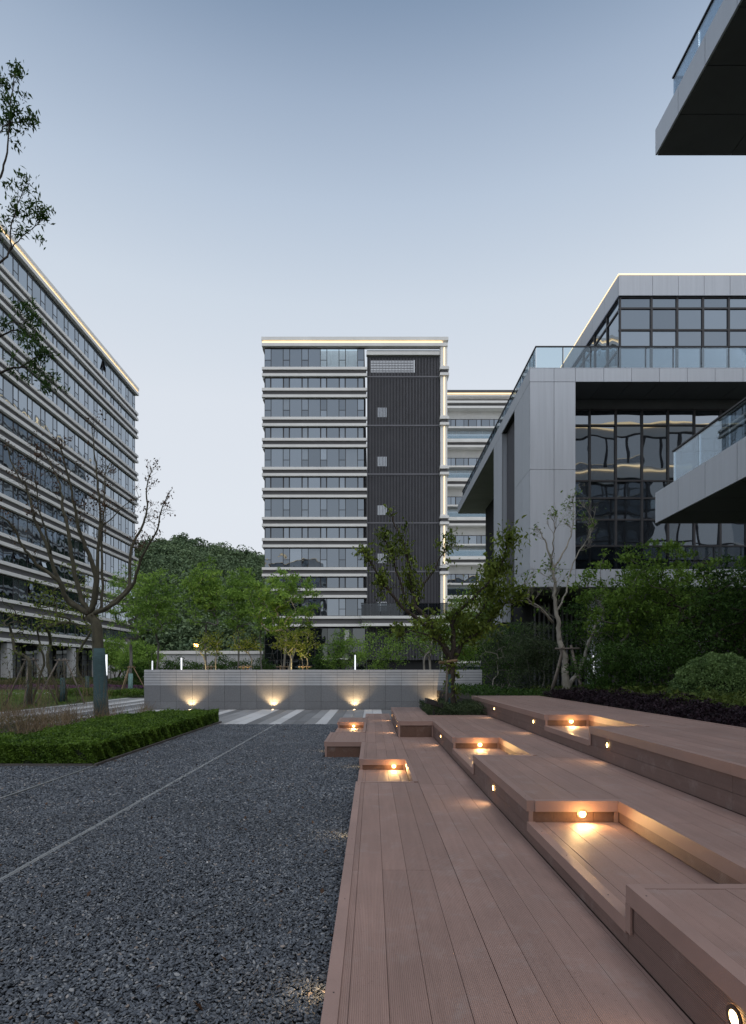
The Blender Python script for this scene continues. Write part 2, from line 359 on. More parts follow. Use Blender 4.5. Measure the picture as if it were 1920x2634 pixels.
def gravel(name, label, rects, density, size, seed):
    me = bpy.data.meshes.new(name); v = []; f = []
    for (x0,x1,y0,y1) in rects:
        b = len(v); v += [(x0,y0,0),(x1,y0,0),(x1,y1,0),(x0,y1,0)]; f.append((b,b+1,b+2,b+3))
    me.from_pydata(v,[],f); me.materials.append(M['pebble']); o = link(name, me); tag(o, label, 'gravel', kind='stuff')
    ng = bpy.data.node_groups.new(name,'GeometryNodeTree')
    ng.interface.new_socket('Geometry',in_out='INPUT',socket_type='NodeSocketGeometry'); ng.interface.new_socket('Geometry',in_out='OUTPUT',socket_type='NodeSocketGeometry')
    A = ng.nodes.new; gi = A('NodeGroupInput'); go = A('NodeGroupOutput'); L = ng.links.new
    d = A('GeometryNodeDistributePointsOnFaces'); d.inputs['Density'].default_value = density; d.inputs['Seed'].default_value = seed
    ico = A('GeometryNodeMeshIcoSphere'); ico.inputs['Radius'].default_value = 1; ico.inputs['Subdivisions'].default_value = 2
    # uneven pebble: push the sphere about with noise
    sp = A('GeometryNodeSetPosition'); nz = A('ShaderNodeTexNoise'); nz.inputs['Scale'].default_value = 1.4
    vs = A('ShaderNodeVectorMath'); vs.operation = 'SUBTRACT'; vs.inputs[1].default_value = (.5,.5,.5)
    vm = A('ShaderNodeVectorMath'); vm.operation = 'SCALE'; vm.inputs['Scale'].default_value = 1.1
    L(nz.outputs['Color'], vs.inputs[0]); L(vs.outputs[0], vm.inputs[0]); L(ico.outputs[0], sp.inputs['Geometry']); L(vm.outputs[0], sp.inputs['Offset'])
    sm = A('GeometryNodeSetMaterial'); sm.inputs['Material'].default_value = M['pebble']; L(sp.outputs[0], sm.inputs[0])
    sh = A('GeometryNodeSetShadeSmooth'); L(sm.outputs[0], sh.inputs[0])
    ip = A('GeometryNodeInstanceOnPoints')
    rr = A('FunctionNodeRandomValue'); rr.data_type = 'FLOAT_VECTOR'; rr.inputs[0].default_value = (-.65,-.65,0); rr.inputs[1].default_value = (.65,.65,6.28)
    rs = A('FunctionNodeRandomValue'); rs.data_type = 'FLOAT_VECTOR'; rs.inputs[0].default_value = (size*.42,size*.36,size*.2); rs.inputs[1].default_value = (size*1.5,size*1.0,size*.55); rs.inputs['Seed'].default_value = 3
    ro = A('FunctionNodeRandomValue'); ro.data_type = 'FLOAT_VECTOR'; ro.inputs[0].default_value = (0,0,-.006); ro.inputs[1].default_value = (0,0,.012); ro.inputs['Seed'].default_value = 5
    s2 = A('GeometryNodeSetPosition'); L(gi.outputs[0], d.inputs['Mesh']); L(d.outputs['Points'], s2.inputs['Geometry']); L(ro.outputs[0], s2.inputs['Offset'])
    L(s2.outputs[0], ip.inputs['Points']); L(sh.outputs[0], ip.inputs['Instance']); L(rr.outputs[0], ip.inputs['Rotation']); L(rs.outputs[0], ip.inputs['Scale']); L(ip.outputs[0], go.inputs[0])
    md = o.modifiers.new('scatter','NODES'); md.node_group = ng
    return o
gravel('gravel','loose blue grey slate gravel spread beside the timber deck',
       [(-4.24,-.19,1.6,6.5)], 8800, .0108, 1)
gravel('gravel','blue grey slate gravel reaching from the hedge to the striped pavement',
       [(-7,-4.34,3.5,8.95),(-4.26,-.19,6.5,9.85),(-4.26,-.84,9.85,15.83)], 4600, .0145, 2)

nl_ = 130; lx = rng.uniform(-4.2,-.25,nl_); ly = 1.9+13.5*rng.random(nl_)**1.4; lx = np.where(ly > 9.8, np.minimum(lx,-.9), lx)
quads('fallen_leaves', leaf_quads(np.column_stack([lx,ly,np.full(nl_,.018)]),.045,.55,2.5), M['leaf_dead']); tag(bpy.data.objects['fallen_leaves'],'scattered small brown fallen leaves lying on the gravel','leaves',kind='stuff')
piece_steel = tag(MB().box(-2.655,-2.610,1.6,15.83,-.02,.014).box(-2.640,-2.626,1.6,15.83,.0142,.0165).build('drain_edging', M['steel']),'long thin steel edging strip crossing the grey gravel','edging')
tag(MB().box(-4.32,-4.29,1.6,8.94,-.02,.016).build('drain_edging', M['steel']),'thin edging strip in gravel in line with the side of the low hedge','edging')

# ------------------------------------------------------------------ timber deck in three levels
Z1, Z2, Z3 = .268, .557, .8735
PW = .148
deck = thing('timber_deck','stepped reddish brown composite timber deck with three levels and sunken steps','deck')
Y0 = -1.2
def boards(x0,x1,y0,y1,z,xj,butts):
    "boards run along Y; xj is one joint position"
    k0 = math.floor((x0-xj)/PW)
    k = k0
    while xj+k*PW < x1-.004:
        a = max(x0, xj+k*PW); b = min(x1, xj+(k+1)*PW); k += 1
        if b-a < .012: continue
        ys = [y0]+[q for q in butts if y0+.25 < q < y1-.25]+[y1]
        for i in range(len(ys)-1):
            dz = random.uniform(-.0012,.0012)
            piece('deck_board', a+.0011, b-.0011, ys[i]+.0008, ys[i+1]-.0008, z-.024+dz, z+dz, M['deck'], deck)
BUT = [.9,3.56,6.22,8.89,11.55,14.2]
def carc(x0,x1,y0,y1,z,zb=-.05): 
    MB().box(x0+.03,x1-.03,y0+.03,y1-.03,zb,z-.027).build('deck_frame', M['carcass'], deck)
def edgeX(x,y0,y1,z,h=.075,wd=.048,side=-1):
    "edging board along Y; side -1: open side is towards -X"
    xa,xb = (x-.010, x+wd) if side < 0 else (x-wd, x+.010)
    n = max(1, round((y1-y0)/2.6)); st = (y1-y0)/n
    for i in range(n):
        piece('edge_board', xa,xb, y0+i*st+.0008, y0+(i+1)*st-.0008, z-h, z+.004, M['trim'], deck)
def edgeY(y,x0,x1,z,h=.075,wd=.048,side=-1):
    ya,yb = (y-.010, y+wd) if side < 0 else (y-wd, y+.006)
    piece('edge_board', x0,x1, ya,yb, z-h, z+.0028, M['trim'], deck)
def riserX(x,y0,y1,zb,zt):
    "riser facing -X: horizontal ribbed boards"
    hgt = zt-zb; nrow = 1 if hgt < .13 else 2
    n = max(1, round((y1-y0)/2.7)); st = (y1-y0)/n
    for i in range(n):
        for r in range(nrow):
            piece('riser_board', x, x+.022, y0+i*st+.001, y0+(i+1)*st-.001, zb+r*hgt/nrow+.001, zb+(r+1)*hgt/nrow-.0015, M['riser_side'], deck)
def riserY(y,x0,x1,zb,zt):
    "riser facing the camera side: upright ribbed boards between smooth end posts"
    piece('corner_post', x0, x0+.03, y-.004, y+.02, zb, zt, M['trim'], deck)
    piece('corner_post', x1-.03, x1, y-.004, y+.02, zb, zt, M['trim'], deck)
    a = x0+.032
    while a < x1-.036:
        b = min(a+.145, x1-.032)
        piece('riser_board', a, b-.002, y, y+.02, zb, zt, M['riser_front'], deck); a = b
T = .072
# level 1
XA = .506
boards(XA,1.118,Y0,10.585,Z1,XA,BUT); boards(-.122,XA-.002,Y0,6.32,Z1,XA,BUT); boards(-.122,XA-.002,8.0,9.8,Z1,XA,BUT)
boards(-.122,.476,9.8,16.15,Z1,XA,BUT); boards(.476,XA-.002,9.8,10.585,Z1,XA,BUT)
carc(-.17,1.12,Y0,6.36,Z1); carc(.46,1.12,6.34,8.0,Z1); carc(-.17,1.12,7.97,10.62,Z1); carc(-.17,.5,10.6,16.2,Z1)
edgeX(-.17,Y0,6.37,Z1); edgeX(-.17,7.95,9.87,Z1); edgeX(-.17,14.86,16.2,Z1)
edgeY(6.37,-.122,.455,Z1,side=1); edgeY(7.95,-.122,.455,Z1); edgeX(.46,6.37,8.0,Z1,wd=.044)
edgeY(16.2,-.122,.476,Z1,side=1)
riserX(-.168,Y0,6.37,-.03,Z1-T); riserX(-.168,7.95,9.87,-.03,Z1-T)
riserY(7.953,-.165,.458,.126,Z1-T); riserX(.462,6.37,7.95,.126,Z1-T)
boards(-.122,.455,6.375,7.945,.126,XA,[]); edgeX(-.17,6.37,7.95,.126,.06); carc(-.17,.46,6.37,7.95,.126); riserX(-.168,6.37,7.95,-.03,.066)
# level 1 side box with its own sunken step
boards(-.762,-.124,9.92,11.33,Z1,XA-5*PW,[]); boards(-.762,-.124,13.69,14.82,Z1,XA-5*PW,[])
for (a,b) in ((9.87,11.38),(13.64,14.86)):
    carc(-.81,-.15,a,b,Z1); edgeX(-.81,a,b,Z1); riserX(-.808,a,b,-.03,Z1-T)
    edgeY(a,-.762,-.176,Z1)
edgeY(11.38,-.762,-.176,Z1,side=1); edgeY(14.86,-.762,-.176,Z1,side=1)
riserY(9.873,-.806,-.176,-.03,Z1-T); riserY(13.643,-.806,-.176,.126,Z1-T)
edgeX(-.176,11.38,13.64,Z1,wd=.044)
boards(-.762,-.19,11.385,13.635,.126,XA-5*PW,[]); edgeX(-.81,11.38,13.64,.126,.06); carc(-.81,-.15,11.38,13.64,.126); riserX(-.808,11.38,13.64,-.03,.066); riserX(-.172,11.38,13.64,.126,Z1-T)
# level 2
XB = 1.812
boards(XB,2.396,Y0,11.93,Z2,XB,BUT); boards(1.170,XB-.002,Y0,2.486,Z2,XB,BUT); boards(1.170,XB-.002,4.207,6.33,Z2,XB,BUT); boards(1.170,XB-.002,8.08,11.93,Z2,XB,BUT)
boards(.526,1.168,10.64,14.46,Z2,XB,BUT)
carc(1.12,2.42,Y0,2.52,Z2); carc(1.77,2.42,2.5,4.17,Z2); carc(1.12,2.42,4.15,6.37,Z2); carc(1.77,2.42,6.35,8.04,Z2); carc(1.12,2.42,8.02,11.97,Z2); carc(.478,1.14,10.59,14.5,Z2)
edgeX(1.12,Y0,2.536,Z2); edgeX(1.12,4.157,6.38,Z2); edgeX(1.12,8.03,10.59,Z2); edgeX(.478,10.59,14.5,Z2)
for (a,b) in ((2.536,4.157),(6.38,8.03)):
    edgeY(a,1.168,1.765,Z2,side=1); edgeY(b,1.168,1.765,Z2); edgeX(1.77,a,b+.048,Z2,wd=.040)
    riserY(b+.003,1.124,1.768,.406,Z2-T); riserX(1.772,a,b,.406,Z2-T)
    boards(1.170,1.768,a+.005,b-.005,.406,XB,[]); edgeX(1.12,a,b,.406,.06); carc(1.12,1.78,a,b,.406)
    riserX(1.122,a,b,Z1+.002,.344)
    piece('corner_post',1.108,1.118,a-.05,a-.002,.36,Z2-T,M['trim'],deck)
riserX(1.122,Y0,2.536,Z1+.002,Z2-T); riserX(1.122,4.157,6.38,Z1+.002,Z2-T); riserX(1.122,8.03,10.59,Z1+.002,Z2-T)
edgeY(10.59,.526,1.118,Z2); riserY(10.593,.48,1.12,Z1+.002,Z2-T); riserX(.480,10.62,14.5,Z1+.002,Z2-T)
edgeY(14.5,.526,1.12,Z2,side=1); edgeY(11.97,1.168,2.396,Z2,side=1)
# level 3
XC = 3.06
boards(XC,3.945,Y0,13.89,Z3,XC,BUT); boards(2.450,XC-.002,Y0,6.34,Z3,XC,BUT); boards(2.450,XC-.002,8.09,13.89,Z3,XC,BUT)
carc(2.4,3.98,Y0,6.38,Z3); carc(3.01,3.98,6.36,8.05,Z3); carc(2.4,3.98,8.03,13.94,Z3)
edgeX(2.4,Y0,6.39,Z3); edgeX(2.4,8.04,13.94,Z3); edgeX(3.995,Y0,13.94,Z3,side=1); edgeY(13.94,2.45,3.945,Z3,side=1)
edgeY(6.39,2.448,3.005,Z3,side=1); edgeY(8.04,2.448,3.005,Z3); edgeX(3.01,6.39,8.09,Z3,wd=.044)
riserY(8.043,2.404,3.008,.72,Z3-T); riserX(3.012,6.39,8.04,.72,Z3-T)
boards(2.450,3.008,6.395,8.035,.72,XC,[]); edgeX(2.4,6.39,8.04,.72,.06); carc(2.4,3.02,6.39,8.04,.72)
riserX(2.402,6.39,8.04,Z2+.002,.658); riserX(2.402,Y0,6.39,Z2+.002,Z3-T); riserX(2.402,8.04,13.94,Z2+.002,Z3-T)
piece('corner_post',2.388,2.398,6.34,6.388,.67,Z3-T,M['trim'],deck)
# screws in the edging
scr = MB()
for (x,ys,z) in ((1.135,(-.2,.8,1.7,2.4,4.3,5.2,6.2,8.2,9.3),Z2+.0045),(1.14,(2.8,3.4,3.9),.4105),(-.15,(1.4,2.2,3.1,4.2,5.4,6.2),Z1+.0045)):
    for y in ys: scr.box(x,x+.006,y,y+.006,z-.002,z+.0006)
scr.build('screw', M['joint'], deck)

# recessed step lights: ring, lens, and the lamp itself
def disc(r, t, n=20, r_in=0):
    mb = MB()
    for k in range(n):
        a, b = 2*math.pi*k/n, 2*math.pi*(k+1)/n
        ca, sa, cb, sb = math.cos(a), math.sin(a), math.cos(b), math.sin(b); i = len(mb.v)
        mb.v += [(r*ca,0,r*sa),(r*cb,0,r*sb),(r*ca,-t,r*sa),(r*cb,-t,r*sb),(r_in*ca,-t,r_in*sa),(r_in*cb,-t,r_in*sb)]
        mb.f += [(i,i+1,i+3,i+2),(i+2,i+3,i+5,i+4)]
    return mb
ring_me = disc(.038,.006,24,.024).mesh('lamp_ring', M['lamp_metal'])
lens_me = disc(.025,.0042,20,0).mesh('lens', M['lens'])
def step_light(x,y,z,face,power=1.4,parent=None):
    "face: 'y' looks at the camera side, 'x' looks to -X"
    r = link('step_light', ring_me, deck, (x,y,z)); r.rotation_euler = (0,0,0 if face == 'y' else R(-90))
    link('lens', lens_me, r)
    if face == 'y':
        ld = bpy.data.lights.new('step_lamp','POINT'); ld.energy = power; ld.color = (1.0,.54,.17); ld.shadow_soft_size = .025
        link('step_lamp', ld, r, (0,-.10,-.005))
        ls = bpy.data.lights.new('step_lamp','SPOT'); ls.energy = power*4.2; ls.color = (1.0,.60,.24); ls.spot_size = R(150); ls.spot_blend = .7; ls.shadow_soft_size = .025
        lo = link('step_lamp', ls, r, (0,-.02,0)); lo.rotation_euler = (R(-68),0,0)
    else:
        ld = bpy.data.lights.new('step_lamp','SPOT'); ld.energy = power; ld.color = (1.0,.68,.36); ld.spot_size = R(120); ld.spot_blend = .9; ld.shadow_soft_size = .02
        lo = link('step_lamp', ld, r, (0,-.03,0)); lo.rotation_euler = (R(-52),0,0)
    return r
for (x,y,z) in ((.297,7.949,.178),(-.44,13.639,.174),(1.495,8.029,.461),(1.507,4.153,.466),(2.764,8.039,.783)):
    step_light(x,y,z,'y',1.0)
for (x,y,z) in ((1.119,5.334,.411),(1.119,9.44,.414),(.477,11.3,.40),(.477,14.0,.40),(2.399,5.90,.732),(2.399,8.6,.73),(2.399,11.37,.735),(1.119,1.784,.426),
                (-.171,2.66,.10),(-.171,5.2,.10),(-.171,8.9,.10),(-.811,10.6,.10)):
    step_light(x,y,z,'x',1.6 if x > 0 else .5)

# ------------------------------------------------------------------ grey panelled garden wall with uplights
wall = thing('garden_wall','long low grey stone wall with thin pale courses above dark panels','wall',(0,21.9,0))
WX0, WP = -8.63, .6087
MB().box(WX0+.01,WX0+21*WP-.01,.03,.34,-.05,1.492).build('wall_core', M['joint'], wall)
MB().box(WX0+.012,WX0+21*WP-.012,.03,.35,1.4925,1.50).build('coping', M['panel_light'], wall)
zz = [0,.298,.898]+[.898+.1003*(i+1) for i in range(6)]
for c in range(21):
    for r in range(8):
        m_ = M['panel_dark'] if r < 2 else M['panel_light']
        gp = .0035; gz = .0035 if r < 2 else .0085
        o = piece('wall_panel', WX0+c*WP+gp, WX0+(c+1)*WP-gp, random.uniform(-.002,.002) + (0 if r < 2 else -.004), .045, zz[r]+gz, zz[r+1]-gz*.5, m_, wall)
for sx in (0,1):   # end returns
    xx = WX0-.0 if sx == 0 else WX0+21*WP-.03
    MB().box(xx,xx+.03,.05,.345,.0,1.49).build('wall_end', M['panel_light'], wall)
up_me = disc(.075,.012,24,.05).mesh('uplight_ring', M['lamp_metal']); upl_me = disc(.051,.008,24,0).mesh('uplight_lens', emit('uplight lens',(1.0,.74,.40),12))
for i, xx in enumerate((-6.82,-3.73,-.666,2.37)):
    u = thing('ground_uplight',['round ground uplight at the wall foot nearest the low clipped hedge','ground uplight second along the grey wall from its hedge end','ground uplight third along the grey wall from its hedge end','ground uplight at the wall foot behind the deck tree pit'][i],'uplight',(xx,21.69,.0),0,'uplights along the foot of the grey wall')
    r = link('ring', up_me, u, (0,0,.002)); r.rotation_euler = (R(-90),0,0); l = link('lens', upl_me, u, (0,0,.002)); l.rotation_euler = (R(-90),0,0)
    ld = bpy.data.lights.new('uplight_lamp','SPOT'); ld.energy = (40,46,42,38)[i]; ld.color = (1.0,.66,.32); ld.spot_size = R(116); ld.spot_blend = .75; ld.shadow_soft_size = .03
    lo = link('uplight_lamp', ld, u, (0,.02,.03)); lo.rotation_euler = (R(180-5),0,0)
# ------------------------------------------------------------------ banded office buildings
def HZ(z): return 54.24-.02531*z          # photo rows -> metres on the banded facades
ROWS = [(133,250,1),(312,377,0),(440,552,1),(614,680,0),(742,855,1),(916,982,0),(1046,1157.6,1),(1221.6,1285.6,0),(1347.6,1461.6,1),(1523.6,1587.6,0),(1652.6,1757,1)]
WIDE, NAR = 1.86, 1.0
_win = {}
def win_mesh(kind, h):
    "frame bars of one window bay; origin lower left, facing -Y"
    k = (kind, round(h,2))
    if k in _win: return _win[k]
    wd = WIDE if kind == 'w' else NAR; t = .05; mb = MB()
    mb.box(0,t,-.03,.05,0,h).box(wd-t,wd,-.03,.05,0,h).box(t,wd-t,-.025,.05,0,t).box(t,wd-t,-.025,.05,h-t,h)
    if kind == 'n2': mb.box(t,wd-t,-.028,.05,h*.40-.04,h*.40+.04)
    if kind == 'n1':
        mb.box(t,t+.09,-.02,.05,t,h-t).box(wd-t-.09,wd-t,-.02,.05,t,h-t)
    _win[k] = mb.mesh('window_frame', M['mullion']); return _win[k]
def pane(name, x0,x1,z0,z1,m,parent,tilt=.0035,yy=.0):
    if m is M['glass'] and random.random() < .11: m = M['glass_blind']
    o = link(name, cbox(x1-x0,.012,z1-z0,m), parent, (x0,yy,z0))
    o.rotation_euler = (random.uniform(-tilt,tilt), 0, random.uniform(-tilt,tilt)); return o
def window(parent, x, z, h, kind, gm, opened=False):
    w_ = link('window', win_mesh(kind,h), parent, (x,0,z)); wd = WIDE if kind == 'w' else NAR; t = .05
    if kind == 'n2':
        a = pane('casement', t,wd-t,h*.40+.04,h-t,gm,w_)
        b_ = pane('casement', t,wd-t,t,h*.40-.04,gm,w_)
        if opened:
            a.location.z = h-t; a.rotation_euler = (R(-16),0,0); a.data = _drop(cbox(wd-2*t,.012,h*.60-t-.04,gm))
    else:
        e = .09 if kind == 'n1' else 0
        pane('casement' if kind == 'n1' else 'pane', t+e,wd-t-e,t,h-t,gm,w_)
    return w_
_dropc = {}
def _drop(me):
    "same pane hung from its top edge"
    if me.name not in _dropc:
        c = me.copy(); zs = max(v.co.z for v in c.vertices)
        for v in c.vertices: v.co.z -= zs; v.co.y -= .03
        _dropc[me.name] = c
    return _dropc[me.name]
def band_pair(parent, x0, x1, zt, zb, dep=.42, yb=.1):
    "two white ledges with a grey recess between rows: zt top of upper ledge, zb bottom of lower ledge"
    h = .40
    MB().box(x0,x1,-dep,yb,zt-h,zt).build('white_ledge', M['band'], parent)
    MB().box(x0+.1,x1-.1,-dep+.22,yb,zb+h,zt-h).build('grey_band', M['band_grey'], parent)
    MB().box(x0,x1,-dep,yb,zb,zb+h).build('white_ledge', M['band'], parent)
def facade_rows(parent, rows, x0, seq, gm, x1, open_set=(), skip=None):
    for ri, (zt, zb, tall) in enumerate(rows):
        top, bot = HZ(zt), HZ(zb); h = top-bot; x = x0
        for i, s in enumerate(seq):
            kind = 'w' if s == 'w' else ('n2' if tall else 'n1')
            g_ = gm if not (skip and (ri,i) in skip) else M['rail_glass']
            window(parent, x, bot, h, kind, g_, (ri,i) in open_set); x += WIDE if s == 'w' else NAR
def facade_bands(parent, rows, x0, x1, last):
    for i in range(len(rows)):
        zb = rows[i][1]; nt = rows[i+1][0] if i+1 < len(rows) else last
        band_pair(parent, x0, x1, HZ(zb+2), HZ(nt-5))

# central slab, seen square on
cb = thing('office_tower','banded office tower with dark slatted stair bay and glowing corner strip','building',(-16.55,89,0))
SEQ = ['n']+['w','n']*5
opn = {(0,9)}
clear = {(0,6),(0,7),(0,8),(0,9)}
facade_rows(cb, ROWS, 0, SEQ, M['glass'], 15.35, skip=clear)
facade_bands(cb, ROWS, -.35, 15.75, 1827)
XS = 15.35
MB().box(.02,XS+.0,.12,50,0,HZ(258)).build('body', M['core'], cb)
for i in range(len(ROWS)):                 # long flank, mirrored in the block opposite
    zt, zb, _ = ROWS[i]; nt_ = ROWS[i+1][0] if i+1 < len(ROWS) else 1827
    for (a,b) in ((HZ(zb+2)-.4,HZ(zb+2)),(HZ(nt_-5),HZ(nt_-5)+.4)): MB().box(-.38,.0,.55,50,a,b).build('white_ledge', M['band'], cb)
    MB().box(-.2,.0,.55,50,HZ(nt_-5)+.4,HZ(zb+2)-.4).build('grey_band', M['band_grey'], cb)
    for j in range(16): piece('pane', -.05,.0,1.0+j*3.0,3.85+j*3.0,HZ(zb),HZ(zt),M['glass'],cb)
MB().box(-.4,.5,.51,50,HZ(127),HZ(72)).build('parapet', M['band'], cb)
MB().box(-.5,-.41,.6,50,HZ(103),HZ(97)).build('light_strip', M['led_hot'], cb)
MB().box(.02,7.0,.12,50,HZ(258)+.01,HZ(128)).box(14.3,XS,.12,18,HZ(258)+.01,HZ(128)).build('top_storey', M['core'], cb)
lv = MB()
for i in range(22): lv.box(7.2,14.2,3.0,3.1,HZ(245)+i*.19,HZ(245)+i*.19+.10)
for xx in (8.6,10.0,11.4,12.8): lv.box(xx,xx+.06,2.9,3.0,HZ(256),HZ(90))
tag(lv.build('roof_louver', M['band'], cb), kind='stuff')
# roof edge: two ledges with a warm strip in the groove
MB().box(-.4,28.2,-.5,.5,HZ(92),HZ(72)).build('parapet', M['band'], cb)
MB().box(-.2,28.0,-.15,.45,HZ(108),HZ(92)-.002).build('parapet_groove', M['band'], cb)
MB().box(-.35,28.1,-.5,.5,HZ(127),HZ(108)-.004).build('parapet', M['band'], cb)
MB().box(-.3,27.3,-.36,-.20,HZ(103),HZ(97)).build('light_strip', M['led_hot'], cb)
# slatted stair bay
bay = 15.75; bx1 = 26.95
hx0, hx1, hz0, hz1 = 16.35, 23.1, HZ(266), HZ(186)
MB().box(bay,bx1,.62,.8,3.0,hz0).box(bay,hx0,.62,.8,hz0,hz1).box(hx1,bx1,.62,.8,hz0,hz1).box(bay,bx1,.62,.8,hz1,HZ(130)).build('bay_backing', M['screen_back'], cb)
MB().box(bay,bx1,.85,17.5,0,HZ(290)).build('bay_body', M['core'], cb)
sl = MB(); xx = bay+.06
while xx < bx1-.05: sl.box(xx,xx+.085,.2,.42,3.0,HZ(176)); xx += .228
tag(sl.build('upright_slats', M['slat'], cb), kind='stuff')
for zz_ in (300,597,893,1190,1486): MB().box(bay,bx1,.16,.50,HZ(zz_+4),HZ(zz_-4)).build('screen_rail', M['slat'], cb)
tag((lambda q: [q.box(hx0,hx1,3.0,3.08,hz0+i*.26,hz0+i*.26+.11) for i in range(16)] and q)(MB()).build('roof_louver', M['slat'], cb), kind='stuff')
MB().box(bay-.1,bx1,-.1,.6,HZ(172),HZ(150)).build('bay_lintel', M['band'], cb)
for zz_ in (480,780,1077.6,1372,1667):
    w_ = MB().box(17.3,18.9,.55,.60,HZ(zz_+62),HZ(zz_)).build('window', M['mullion'], cb); pane('pane',17.36,18.84,HZ(zz_+60),HZ(zz_+2),M['glass_lit'],w_,.002,.535)
# corner pier with vertical strip, broken at every second floor
pz = [125]+[v for q in range(5) for v in (250+300*q+4, 303+300*q)]+[1757]
for i in range(0,len(pz)-1,2):
    a, b = HZ(pz[i]), HZ(pz[i+1])
    MB().box(27.0,28.05,-.35,17,b,a).build('corner_pier', M['band'], cb)
    MB().box(27.50,27.66,-.43,-.352,b+.3,a-.25).build('light_strip', M['led_hot'], cb)
for q in range(5):
    a, b = HZ(252+300*q), HZ(305+300*q)
    MB().box(26.9,28.3,-.6,17,a-.42,a).build('pier_ledge', M['band'], cb); MB().box(27.05,28.1,-.4,17,b+.4,a-.42).build('pier_band', M['band_grey'], cb); MB().box(26.9,28.3,-.6,17,b,b+.4).build('pier_ledge', M['band'], cb)
# terrace over the entrance, lobby glass, canopy
band_pair(cb, 14.9, 28.3, HZ(1762), HZ(1822), 1.6, .6)
for i in range(9): pane('balustrade_glass', 14.9+i*1.45,16.3+i*1.45,HZ(1760),HZ(1688),M['rail_glass_dark'],cb,.002,-1.5)
MB().box(14.8,28.1,-1.53,-1.47,HZ(1688),HZ(1684)).build('handrail', M['rail'], cb)
for i in range(8):
    for (a,b) in ((.05,3.0),(3.08,5.4),(5.48,7.9)):
        f_ = MB().box(i*1.93,i*1.93+.06,-.04,.06,a,b).box(i*1.93+.06,i*1.93+1.93,-.04,.06,b-.06,b).build('lobby_frame', M['mullion'], cb)
        pane('pane', i*1.93+.06,i*1.93+1.92,a,b-.06,M['glass_lobby'],f_,.003)
MB().box(8.6,12.9,-2.2,-.06,3.05,3.25).build('entrance_canopy', M['band'], cb)
MB().box(9.0,12.4,-.35,-.30,.0,2.6).build('lobby_frame', M['mullion'], cb)
tag(MB().box(12.2,13.0,-.3,-.2,6.0,7.6).build('notice_panel', M['white_wall'], cb))

# long slab on the left, receding
lb = thing('office_block','long banded office block receding along the left lawn with warm roofline','building',(-42.7,57.5,0),R(90))
LROWS = ROWS+[(1827,1892,0)]
LL = 104.4-57.5
nmod = int((LL-.6)//(WIDE+NAR)); seq = ['w','n']*nmod; rest = LL-.25-nmod*(WIDE+NAR)
opl = {(0,23),(9,7),(9,9),(9,11),(7,7),(10,9)}
LR2 = [(a,b,1 if i == 9 else t) for i,(a,b,t) in enumerate(LROWS)]
facade_rows(lb, LR2, rest, seq, M['glass'], LL, opl)
facade_bands(lb, LROWS, -.3, LL+.35, 1960)
MB().box(0,LL-.1,.12,18,4.6,HZ(125)).build('body', M['core'], lb)
MB().box(-.4,LL+.4,-.5,18.2,HZ(92),HZ(72)).build('parapet', M['band'], lb)
MB().box(-.2,LL+.2,-.15,18,HZ(108),HZ(92)-.002).build('parapet_groove', M['band'], lb)
MB().box(-.35,LL+.35,-.5,18.1,HZ(127),HZ(108)-.004).build('parapet', M['band'], lb)
MB().box(-.3,LL+.3,-.36,-.20,HZ(104),HZ(97)).build('light_strip', M['led_hot'], lb)
MB().box(LL-9,LL-5.5,2,4,HZ(72)+.01,HZ(72)+2.2).build('roof_hatch', M['band_grey'], lb)
for xx in np.arange(2.5, LL, 7.3):
    MB().box(xx,xx+.95,-.3,.5,0,4.6).build('column', M['white_wall'], lb)
for i, xx in enumerate(np.arange(0, LL-1.6, 1.8)):
    f_ = MB().box(xx,xx+.07,1.46,1.6,0,4.6).box(xx+.07,xx+1.8,1.46,1.6,2.9,2.97).build('lobby_frame', M['mullion'], lb)
    pane('pane', xx+.07,xx+1.8,.05,2.9,M['glass_lobby'],f_,.003,1.52); pane('pane', xx+.07,xx+1.8,2.97,4.55,M['glass_lobby'],f_,.003,1.52)
MB().box(0,LL-.1,1.7,18,0,4.58).build('ground_storey', M['core'], lb)

